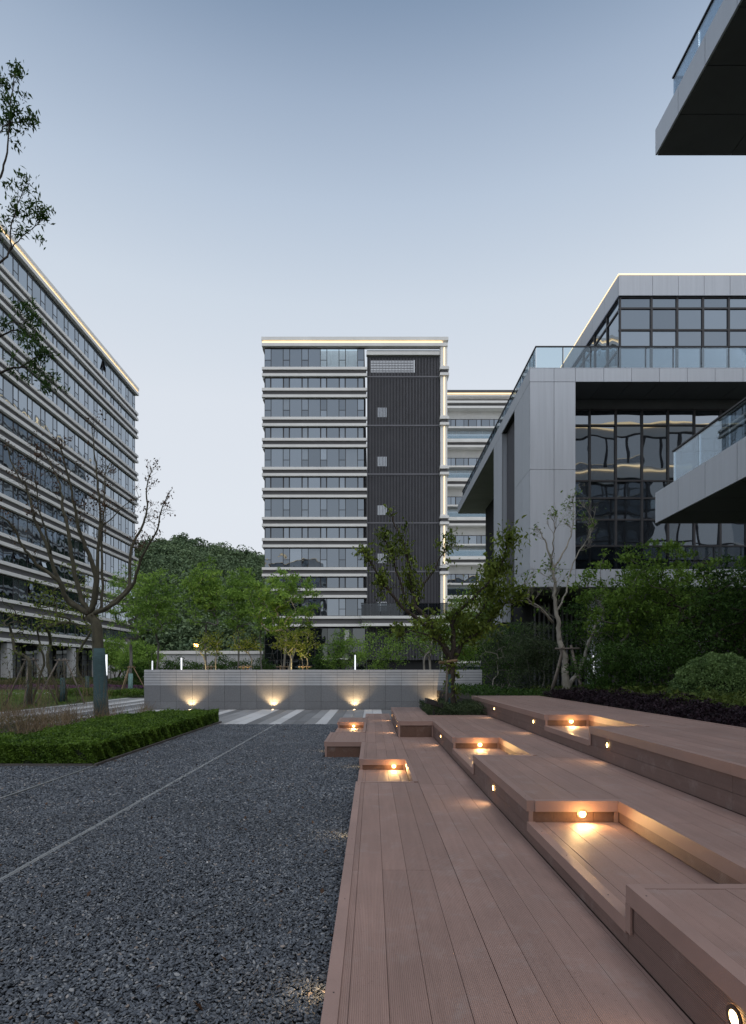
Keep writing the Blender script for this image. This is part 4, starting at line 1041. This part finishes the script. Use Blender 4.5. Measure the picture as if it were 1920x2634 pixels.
# thin nearly bare trees on the left lawn
for i,(px,Y,H,lab,nl) in enumerate(((76,24.0,5.6,'thin staked tree with few leaves at the far left of the lawn',280),(161,26.0,7.0,'thin staked tree with yellow leaves behind the wrapped trunk',900),(225,33.0,8.5,'slim bare tree standing just left of the wrapped trunk',350))):
    t = space_tree('lawn_tree',lab,((px-VX)*Y/F,Y,0),H,1.7,1.7,H*.30,H*.60,46,2 if i else 3,.07,M['bark_mossy'],M['leaf_yellow'],nl,.14,.18,'thin trees on the left lawn',seed=60+i)
    MB().tube([(0,0,0),(0,0,.55),(.0,0,1.15)],[.12,.11,.10],10).build('trunk_wrap', M['wrap'], t, True)
    if i < 2: stakes(['grey timber props round the far left lawn tree','grey timber props round the yellow leaved lawn tree'][i],((px-VX)*Y/F,Y,0),2.0,1.15,'pole_grey',3,.035,.9+i)
# --- right bed: raised planting ground
random.seed(77)
bed = MB(); gx = np.linspace(4.0,15.0,24); gy = np.linspace(-1.2,30,48)
for y in gy:
    for x in gx:
        z = .80+.05*math.sin(x*1.7+y*.6)+.12*max(0,min(1,(x-4.4)/4))
        if y > 14: z -= .5*min(1,(y-14)/10)
        bed.v.append((x,y,z))
nx = len(gx)
for j in range(len(gy)-1):
    for i in range(nx-1): a = j*nx+i; bed.f.append((a,a+1,a+nx+1,a+nx))
tag(bed.build('planting_bed', M['soil']),'raised dark soil bed beside the upper deck','planting bed',kind='structure')
bank = MB(); bank.box(.52,15,14.52,24,-.02,.02)
tag(MB().box(2.45,4.1,14.0,30,.0,.72).build('soil_bank', M['soil']),'soil bank behind the top deck level','planting bed',kind='structure')
tag(MB().box(1.16,2.38,12.0,14.6,.2,.53).build('pit_soil', M['soil']),'soil in the tree pit of the deck','soil',kind='structure')

def cloud_leaves(name,label,cat,fn,n,size,m,aspect=.55,kind=None,group=None,parent=None,up=.3,loc=(0,0,0)):
    C = fn(n); o = quads(name, leaf_quads(C,size,aspect,up), m, parent)
    o.location = loc
    if parent is None: tag(o,label,cat,group,kind)
    return o
def bed_z(x,y):
    z = .80+.05*np.sin(x*1.7+y*.6)+.12*np.clip((x-4.4)/4,0,1)
    return z-.5*np.clip((y-14)/10,0,1)

# purple hedge along the top deck
def f_purple(n):
    y = rng.uniform(1.5,13.8,n); x = 4.02+.85*rng.random(n)**.8; 
    top = .16+.07*np.sin(y*5.1+x*7)+.05*np.sin(y*13+x*3)+.04*np.sin(y*29)
    return np.stack([x,y,bed_z(x,y)+top*rng.random(n)**.35],1)
cloud_leaves('purple_hedge','low dark purple leaved hedge running beside the upper deck level','hedge',f_purple,42000,.04,M['leaf_purple'])
# yellow-green cover behind it
def f_cover(n):
    y = rng.uniform(2,20,n); x = 4.75+2.3*rng.random(n); k = np.sin(x*6.3+y*3.1)+np.sin(y*7.7-x*4)
    return np.stack([x,y,bed_z(x,y)+.08+.26*rng.random(n)*(.6+.25*k)],1)
cloud_leaves('ground_cover','yellow green broad leaved ground cover behind the purple hedge','ground cover',f_cover,15000,.10,M['leaf_cover'],.42,'stuff')
def f_cover2(n):
    y = rng.uniform(14.2,26,n); x = 2.6+7*rng.random(n)
    z = np.where(x < 4.05, .73, bed_z(x,y)); return np.stack([x,y,z+.02+.25*rng.random(n)],1)
cloud_leaves('ground_cover','dark low ground cover under the shrubs behind the deck','ground cover',f_cover2,14000,.09,M['leaf_shrub'],.45,'stuff')
# pit planting
def f_pit(n):
    x = rng.uniform(1.16,2.38,n); y = rng.uniform(12.05,14.4,n); k = .5+.5*np.sin(x*9+y*5)*np.sin(y*6.1)
    return np.stack([x,y,.52+.30*rng.random(n)**.7*(.55+.45*k)],1)
cloud_leaves('pit_plants','low bushy evergreen plants filling the tree pit in the deck','shrub',f_pit,9000,.045,M['leaf_grey'],.4,'stuff')
# small floodlight lying in the pit
fl = thing('floodlight','black floodlight lying among the plants of the deck tree pit','floodlight',(1.30,12.18,.80),R(20))
MB().box(-.2,.2,-.06,.06,-.05,.05).build('housing', M['rail'], fl).rotation_euler = (0,R(18),0)
MB().box(-.02,.02,-.02,.02,-.30,-.05).build('bracket', M['rail'], fl)

# clipped ball
def ball(name,label,c,rx,ry,rz,n,size,m):
    t = thing(name,label,'shrub',c)
    u = unit(rng.normal(size=(n,3))); u[:,2] = np.where(u[:,2] < -.35, -u[:,2], u[:,2])
    bump = 1+.05*np.sin(u[:,0]*11+u[:,2]*9)*np.sin(u[:,1]*10)+.03*np.sin(u[:,0]*27)*np.sin(u[:,2]*25)
    C = u*np.array([rx,ry,rz])*(bump*(.86+.16*rng.random(n)))[:,None]; C[:,2] += rz*.35
    quads('foliage', leaf_quads(C,size,.55,.2,0,u*.8), m, t)
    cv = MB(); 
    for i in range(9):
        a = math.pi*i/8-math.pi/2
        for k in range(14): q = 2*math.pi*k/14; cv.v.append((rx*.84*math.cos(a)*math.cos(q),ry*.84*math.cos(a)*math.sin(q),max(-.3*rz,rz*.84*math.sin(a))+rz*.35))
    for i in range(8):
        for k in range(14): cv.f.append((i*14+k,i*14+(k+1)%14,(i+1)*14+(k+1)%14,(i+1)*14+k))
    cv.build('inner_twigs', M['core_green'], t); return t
ball('boxwood_ball','round clipped light green shrub ball beside the purple hedge',(6.35,10.6,.78),.80,.80,.74,30000,.042,M['leaf_ball'])

# white barked bare tree
YW = 15.1
def z8(z,dy=0): return P(1220+z[0]/2.36,1500+z[1]/2.36,YW+dy)
def z7(z,dy=0): return P(1220+z[0]/2.36,1160+z[1]/2.36,YW+dy)
bW = Vector(((1460-VX)*YW/F,YW,.78))
lw_ = [([bW,z8((560,620)),z8((550,540)),z8((560,480)),z8((530,390)),z8((518,320)),z8((510,220)),z8((490,100)),z7((490,800)),z7((480,720)),z7((455,610)),z7((420,520)),z7((380,460))],.115,.010),
 ([z8((565,640)),z8((620,560),.2),z8((660,480),.3),z8((700,360),.4),z8((740,260),.6),z8((780,160),.8),z8((800,60),1.)],.07,.012),
 ([z7((480,720)),z7((540,620),.2),z7((580,540),.3),z7((600,450),.4),z7((605,350),.5),z7((595,280),.5)],.03,.007),
 ([z7((470,690)),z7((480,560),-.2),z7((490,450),-.3),z7((485,370),-.4)],.024,.007),
 ([z8((480,240)),z8((400,150),-.3),z8((340,110),-.4),z8((300,50),-.6),z7((310,780),-.7)],.035,.008),
 ([z8((400,150),-.3),z8((330,120),-.5),z8((250,90),-.6)],.020,.006),
 ([z8((500,170)),z8((560,60),.3),z7((570,800),.5),z7((620,640),.7),z7((700,520),.8),z7((720,420),.9),z7((650,320),1.0)],.028,.006)]
random.seed(31)
t, tips = limbs_tree('pale_bark_tree','bare pale barked tree with forked trunk behind the top deck level','tree',lw_,M['bark_pale'],twigs=9,twL=.5,lev=2,tw_r=.007,base=bW,up=.2)
leaves(t,[p for p in tips if p.z > 1.5],500,.09,.07,M['leaf_fresh'],.5,keep=.15)
stakes('grey timber props round the pale barked tree behind the deck',bW[:],1.35,.62,'pole_grey',4,.028,.4)

# shrubs and small trees of the right bed
SG = 'leafy trees planted in the right bed'
def px_tree(lab,px,Y,zb,H,clear,rx,rz,cz,nt,st,r0,bark,lm,nl,ls,cl,sd,cat='tree',name='bed_tree',hole=.1,up=.3,droop=0):
    return space_tree(name,lab,((px-VX)*Y/F,Y,zb),H,clear,rx,rz,cz,nt,st,r0,M[bark],M[lm],nl,ls,cl,SG,cat,seed=sd,hole=hole,up=up,droop=droop)
px_tree('small fresh green tree just right of the pale barked tree',1600,14.6,.8,4.4,.9,1.2,1.35,2.45,170,4,.04,'bark_grey','leaf_fresh',4300,.105,.10,90,hole=.35)
px_tree('taller fresh green tree below the end of the lower terrace',1700,16.5,.8,5.0,1.1,1.45,1.75,2.85,190,5,.045,'bark_brown','leaf_fresh',5000,.115,.11,91,hole=.35)
px_tree('dark leafy tree with leaning trunk behind the clipped ball',1800,13.6,.8,4.2,1.1,1.45,1.3,2.3,170,3,.06,'bark_brown','leaf_fresh',4200,.095,.10,92,hole=.35)
px_tree('dense dark shrub tree at the right edge of the bed',1900,12.6,.8,3.8,.7,1.4,1.3,1.95,170,4,.05,'bark_brown','leaf_shrub',5200,.09,.11,93,hole=.3)
px_tree('mid green tree in the depth of the bed behind the fresh green one',1560,19.5,.6,4.6,.9,1.6,1.4,2.2,120,3,.05,'bark_brown','leaf_shrub',6480,.10,.18,94)
px_tree('mid green tree in the depth of the bed under the silver ledge',1690,21.0,.5,5.0,.9,1.9,1.6,2.3,120,3,.05,'bark_brown','leaf_shrub',6840,.105,.2,95)
px_tree('dark tree in the depth of the bed under the lower terrace',1840,18.0,.6,4.8,.9,1.8,1.6,2.2,130,3,.05,'bark_brown','leaf_shrub',7560,.10,.18,96)
px_tree('grey green rounded bush beneath the silver pier',1372,19.0,.4,3.0,.25,1.05,1.2,1.5,110,6,.02,'bark_grey','leaf_grey',9500,.07,.16,97,'shrub','bed_shrub',0)
px_tree('dark low bush under the fresh green trees',1590,12.9,.75,1.8,.15,.95,.65,.75,90,6,.015,'bark_brown','leaf_shrub',6500,.07,.12,98,'shrub','bed_shrub',0)
px_tree('dark evergreen bush behind the clipped ball',1760,12.2,.8,2.0,.2,.9,.75,.9,90,6,.015,'bark_brown','leaf_shrub',5400,.065,.12,99,'shrub','bed_shrub',0)
px_tree('sparse bush of thin leaning stems at the right end of the wall',1288,20.5,.3,3.0,.7,.75,1.0,1.9,40,8,.018,'bark_pale','leaf_grey',1800,.08,.13,100,'shrub','bed_shrub',.2)
px_tree('pale trunked sparse tree behind the wall near the slatted bay',1105,27.0,0,4.6,1.9,1.5,1.1,3.0,50,2,.055,'bark_pale','leaf_maple',1500,.12,.2,101)
px_tree('wide green bush behind the wall below the glowing corner strip',1200,30.0,0,5.6,.8,1.9,2.4,3.0,120,4,.04,'bark_grey','leaf_maple',8000,.13,.22,102)
px_tree('sparse dark tree behind the wall before the slatted bay',985,32.0,0,4.4,1.3,1.5,1.4,2.6,70,5,.03,'bark_brown','leaf_maple',2600,.12,.2,103)
px_tree('sparse dark tree behind the wall right of the lobby door',880,30.0,0,4.0,1.2,1.3,1.3,2.4,60,5,.03,'bark_brown','leaf_maple',2200,.12,.2,104)
px_tree('dark green bush behind the wall under the silver building',1310,27.0,.2,4.2,.6,1.6,1.8,2.0,110,4,.04,'bark_grey','leaf_shrub',6120,.11,.2,105)

for i,(px,Y,rx,H) in enumerate(((452,46,1.9,2.6),(500,50,1.7,2.2),(575,47,2.0,2.8),(655,46,1.8,2.6),(355,44,1.7,2.4),(835,40,1.6,2.6))):
    space_tree('low_shrub',['dark shrub before the white boundary wall by the taller light column','small dark shrub before the white boundary wall under the street lamp','wide dark shrub before the white boundary wall behind the dense maples','dark shrub filling the gap between boundary wall and tower','dark shrub beside the propped maple','dark shrub before the tower lobby glass'][i],((px-VX)*Y/F,Y,0),H,.3,rx,H*.5,H*.5,80,6,.02,M['bark_brown'],M['leaf_shrub'],3600,.15,.2,'low shrubs behind the wall',cat='shrub',seed=170+i)

# --- low clipped hedge in the foreground left
hp = [(-5.95,9.05),(-4.36,9.02),(-4.33,15.9),(-4.4,16.6),(-5.9,16.4),(-6.6,14.4),(-6.35,12.0),(-6.2,10.4),(-9.4,9.4),(-9.4,9.05)]
hedge = thing('box_hedge','low clipped bright green hedge with angled sides at the gravel edge','hedge')
def inside(px, py, poly):
    r = np.zeros(len(px),bool); j = len(poly)-1
    for i in range(len(poly)):
        xi,yi = poly[i]; xj,yj = poly[j]
        c = ((yi > py) != (yj > py)) & (px < (xj-xi)*(py-yi)/(yj-yi+1e-12)+xi); r ^= c; j = i
    return r
HH = .34
n = 190000; x = rng.uniform(-9.5,-4.2,n); y = rng.uniform(8.9,16.8,n); k = inside(x,y,hp); x, y = x[k], y[k]
top = HH+.018*np.sin(x*9+y*4)+.018*np.sin(y*11-x*6)+.012*np.sin(x*31)*np.sin(y*27)
C1 = np.stack([x,y,top-.09*rng.random(len(x))**1.3+.012],1)
sides = []
for i in range(len(hp)):
    a = np.array(hp[i]); b = np.array(hp[(i+1)%len(hp)]); L = np.linalg.norm(b-a); m_ = int(L*4200)
    tt = rng.random(m_); q = a+(b-a)*tt[:,None]; nn = np.array([b[1]-a[1],-(b[0]-a[0])])/L
    z = HH*rng.random(m_)**.8; puff = .03*np.sin(tt*L*8)+.02*np.sin(tt*L*19+z*20)
    q = q+nn*(puff-.04*rng.random(m_))[:,None]; sides.append(np.column_stack([q,z]))
C = np.vstack([C1]+sides); ok = np.ones(len(C),bool)
sh = rng.integers(0,len(C1),420); shoot = np.vstack([C1[sh]+np.column_stack([rng.normal(size=420)*.012,rng.normal(size=420)*.012,.02+.022*k+rng.random(420)*.02]) for k in range(4)])
C = np.vstack([C,shoot])
quads('foliage', leaf_quads(C,.040,.58,.12), M['leaf_hedge'], hedge)
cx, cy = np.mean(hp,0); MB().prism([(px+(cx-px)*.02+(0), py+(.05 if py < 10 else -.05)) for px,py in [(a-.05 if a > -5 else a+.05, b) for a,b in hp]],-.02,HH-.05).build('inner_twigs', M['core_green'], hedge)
ed = MB()
for (a,b) in (((-9.4,8.97),(-4.34,8.97)),((-4.30,8.95),(-4.27,16.4))):
    ed.box(min(a[0],b[0])-.008,max(a[0],b[0])+.008,min(a[1],b[1])-.008,max(a[1],b[1])+.008,-.02,.045)
tag(ed.build('hedge_edging', M['edge_dark']),'dark metal edging along the foot of the low clipped hedge','edging')

# --- dry grass and lawn cover on the left
def blades(name,label,cat,base,h,wd,m,lean=.35,kind='stuff'):
    n = len(base); d = rng.normal(size=(n,2))*lean; H_ = h*(.5+.8*rng.random(n))
    tip = base+np.column_stack([d[:,0]*H_,d[:,1]*H_,H_]); mid = base+np.column_stack([d[:,0]*H_*.35,d[:,1]*H_*.35,H_*.6])
    a = rng.uniform(0,np.pi,n); s = np.column_stack([np.cos(a),np.sin(a)*.4,np.zeros(n)])*wd
    o = quads(name, np.stack([base-s*.5, mid-s*.35, tip, mid+s*.5],1), m); tag(o,label,cat,kind=kind); return o
def clumps(n,k,xr,yr,sd,cond=None):
    cx = rng.uniform(*xr,k); cy = rng.uniform(*yr,k); i = rng.integers(0,k,n)
    x = cx[i]+rng.normal(size=n)*sd; y = cy[i]+rng.normal(size=n)*sd; return x, y
x, y = clumps(4200,55,(-11.5,-6.7),(10.2,17.5),.14); ok = (x < -6.55) & ~inside(x,y,hp); x,y = x[ok],y[ok]
blades('dry_grass','tangled dry brown grass behind the low clipped hedge','grass',np.column_stack([x,y,np.zeros(len(x))]),.5,.009,M['dry_grass'],.42)
x, y = clumps(650,24,(-12.5,-8.2),(12,20),.12)
blades('dry_grass','tall pale dry stalks standing round the wrapped trunk','grass',np.column_stack([x,y,np.zeros(len(x))]),1.35,.008,M['dry_grass'],.30)
x = rng.uniform(-11.5,-6.2,9000); y = rng.uniform(10,17.8,9000); ok = ~inside(x,y,hp); x,y=x[ok],y[ok]
cloud_leaves('ground_cover','dull leaf litter and low cover under the dry grass','ground cover',lambda n: np.column_stack([x,y,.02+.12*rng.random(len(x))]),0,.06,M['leaf_olive'],.5,'stuff')
x = rng.uniform(-38,-13.3,60000); y = rng.uniform(19,41,60000)
blades('grass','short green lawn grass beside the striped pavement','grass',np.column_stack([x,y,np.full(len(x),-.01)]),.12,.03,M['grass'],.5)
def strip(name,label,cat,x0,x1,y0,y1,h,n,size,m,kind=None):
    def f(n):
        x = rng.uniform(x0,x1,n); y = rng.uniform(y0,y1,n); return np.column_stack([x,y,h*(.8+.2*np.sin(x*1.9+y)*np.sin(x*.7))*rng.random(n)**.4])
    return cloud_leaves(name,label,cat,f,n,size,m,.5,kind)
strip('lawn_hedge','low green hedge between pavement and the pale far path','hedge',-17.5,-8.4,31.4,33.6,.5,14000,.09,M['leaf_hedge'])
strip('flower_bed','band of magenta flowers along the far edge of the lawn','flower bed',-40,-14,41.2,43.2,.5,9000,.10,M['flower'],'stuff')
strip('lawn_hedge','dull olive hedge before the long office block','hedge',-41,-14,45,49,.85,22000,.13,M['leaf_olive'])
strip('lawn_hedge','dark hedge in front of the white boundary wall','hedge',-41,14,60,64,.75,16000,.2,M['leaf_shrub'])
sheet('path', -34,-9,35.6,39.2,-.004,M['stone_light'])
tag(bpy.data.objects['path'],'pale far path behind the staked maple','path')
for i,(px,Y,rx,H) in enumerate(((40,20.5,1.3,2.6),(105,22.5,1.2,2.4),(190,24.0,1.1,2.2))):
    space_tree('dry_bush',['tangled twiggy dry bush at the far left behind the grass','twiggy dry bush between the two staked lawn trees','twiggy dry bush left of the wrapped trunk'][i],((px-VX)*Y/F,Y,0),H,.3,rx,H*.45,H*.55,70,8,.015,M['bark_brown'],M['leaf_olive'],450,.06,.15,'dry bushes on the left',cat='shrub',seed=120+i)

# --- light columns, boundary wall, street lamp
for i,(px,y0,y1,Y,lab) in enumerate(((392,1700,1724,34.,'slim white light column by the vase shaped maple'),(467,1692,1724,30.,'taller white light column between two maples'),(914,1685,1724,28.,'white light column before the slatted bay behind the wall'),(274,1684,1703,26.,'white light column half hidden behind the teal wrapped trunk'),(1528,1686,1712,24.5,'white light column among the right hand shrubs'))):
    p0, p1 = P(px,y1,Y), P(px,y0,Y); t = thing('light_column',lab,'light',(p0.x,Y,0))
    MB().box(-.045,.045,-.045,.045,0,p0.z-.6).build('post', M['rail'], t)
    MB().box(-.03,.03,-.03,.03,p0.z-.598,p1.z).build('lens', M['led_white'], t)
    MB().box(-.05,.05,-.05,.05,p1.z+.002,p1.z+.04).build('cap', M['rail'], t)
bw = thing('boundary_wall','long white boundary wall with railings seen between the maple stems','wall',(0,92,0))
MB().box(-44,-17.5,0,.4,0,4.0).build('wall_face', M['white_wall'], bw)
MB().box(-44.2,-17.3,-.2,.6,4.01,4.5).build('wall_cap', M['band'], bw)
rl = MB()
for xx in np.arange(-43.5,-17.6,.7): rl.box(xx,xx+.09,-.5,-.42,0,2.2)
tag(rl.build('railing', M['rail'], bw), kind='stuff')
pl = P(505,1660,70); sl_ = thing('street_lamp','distant street lamp glowing orange above the white boundary wall','street lamp',(pl.x,70,0))
MB().tube([(0,0,0),(0,0,pl.z*.6),(0,0,pl.z-.2)],[.07,.05,.04],8).build('post', M['steel'], sl_)
MB().box(-.2,.2,-.2,.2,pl.z-.15,pl.z+.2).build('lamp_head', M['lamp_orange'], sl_)

# --- wooded hill
RID = [(-420,300),(-200,300),(130,190),(200,160),(300,115),(470,95),(560,125),(650,165),(720,155),(800,190),(930,210),(1030,250),(1200,330),(1500,480),(2000,640)]
YH = 360.0
rx_ = np.array([(300+a/2.753-VX)*YH/F for a,b in RID]); rzh = np.array([(VY-(1340+b/2.753))*YH/F+HC for a,b in RID])-7.0
def hill_z(x,y):
    f = np.clip((y-190)/(YH-190),0,1); r = np.interp(x*YH/np.maximum(y,1),rx_,rzh)
    return r*(f**.85)+2.5*np.sin(x*.09+y*.05)*np.sin(y*.07)*f
hx = np.linspace(-330,160,70); hy = np.linspace(185,430,36); hm = MB()
for y in hy:
    for x in hx: hm.v.append((x,y,float(hill_z(x,min(y,YH)))-.2-max(0,y-YH)*.5))
for j in range(35):
    for i in range(69): a = j*70+i; hm.f.append((a,a+1,a+71,a+70))
tag(hm.build('hill', plain('forest floor',(.030,.042,.022),.95,.05,.3)),'wooded hill rising behind the office buildings','hill',kind='structure')
nT = 1500; tx = rng.uniform(-215,-20,nT*2); ty = rng.uniform(192,366,nT*2)
vis = (tx/ty > -.47) & (tx/ty < -.14); tx, ty = tx[vis][:nT], ty[vis][:nT]
pts = []
for x,y in zip(tx,ty):
    R_ = 2.2+3.6*rng.random()**2; nb_ = 150; u = unit(rng.normal(size=(nb_,3))); u[:,2] = np.abs(u[:,2])*1.0-.15
    bl = rng.integers(0,5,nb_); bo = unit(rng.normal(size=(5,3)))*R_*.5
    c = np.array([x,y,hill_z(x,y)+R_*.9])+bo[bl]*np.array([1,1,.8])+u*R_*.62*np.array([1,1,1.15])
    pts.append(c)
Cf = np.vstack(pts)
quads('forest', leaf_quads(Cf,1.15,.75,.3), M['forest']); tag(bpy.data.objects['forest'],'dense green wood covering the hill behind the tower','forest',kind='stuff')
# nearer tree belt at the hill's foot
for i,(px,Y,H,rx) in enumerate(((362,62,5.0,2.2),(300,74,6.0,3.0))):
    space_tree('background_tree',['dense green tree in the far belt nearest the long office block', 'rounded green tree in the far belt behind the vase shaped maple', 'dense green tree in the far belt behind the street lamp', 'tallest green tree of the far belt beside the tower', 'small dense green tree at the corner of the long office block'][i],((px-VX)*Y/F,Y,0),H,2.0,rx,H*.40,H*.55,100,2,.12,M['bark_brown'],M['leaf_maple'],6000,.28,.40,'trees in the far belt',seed=140+i)
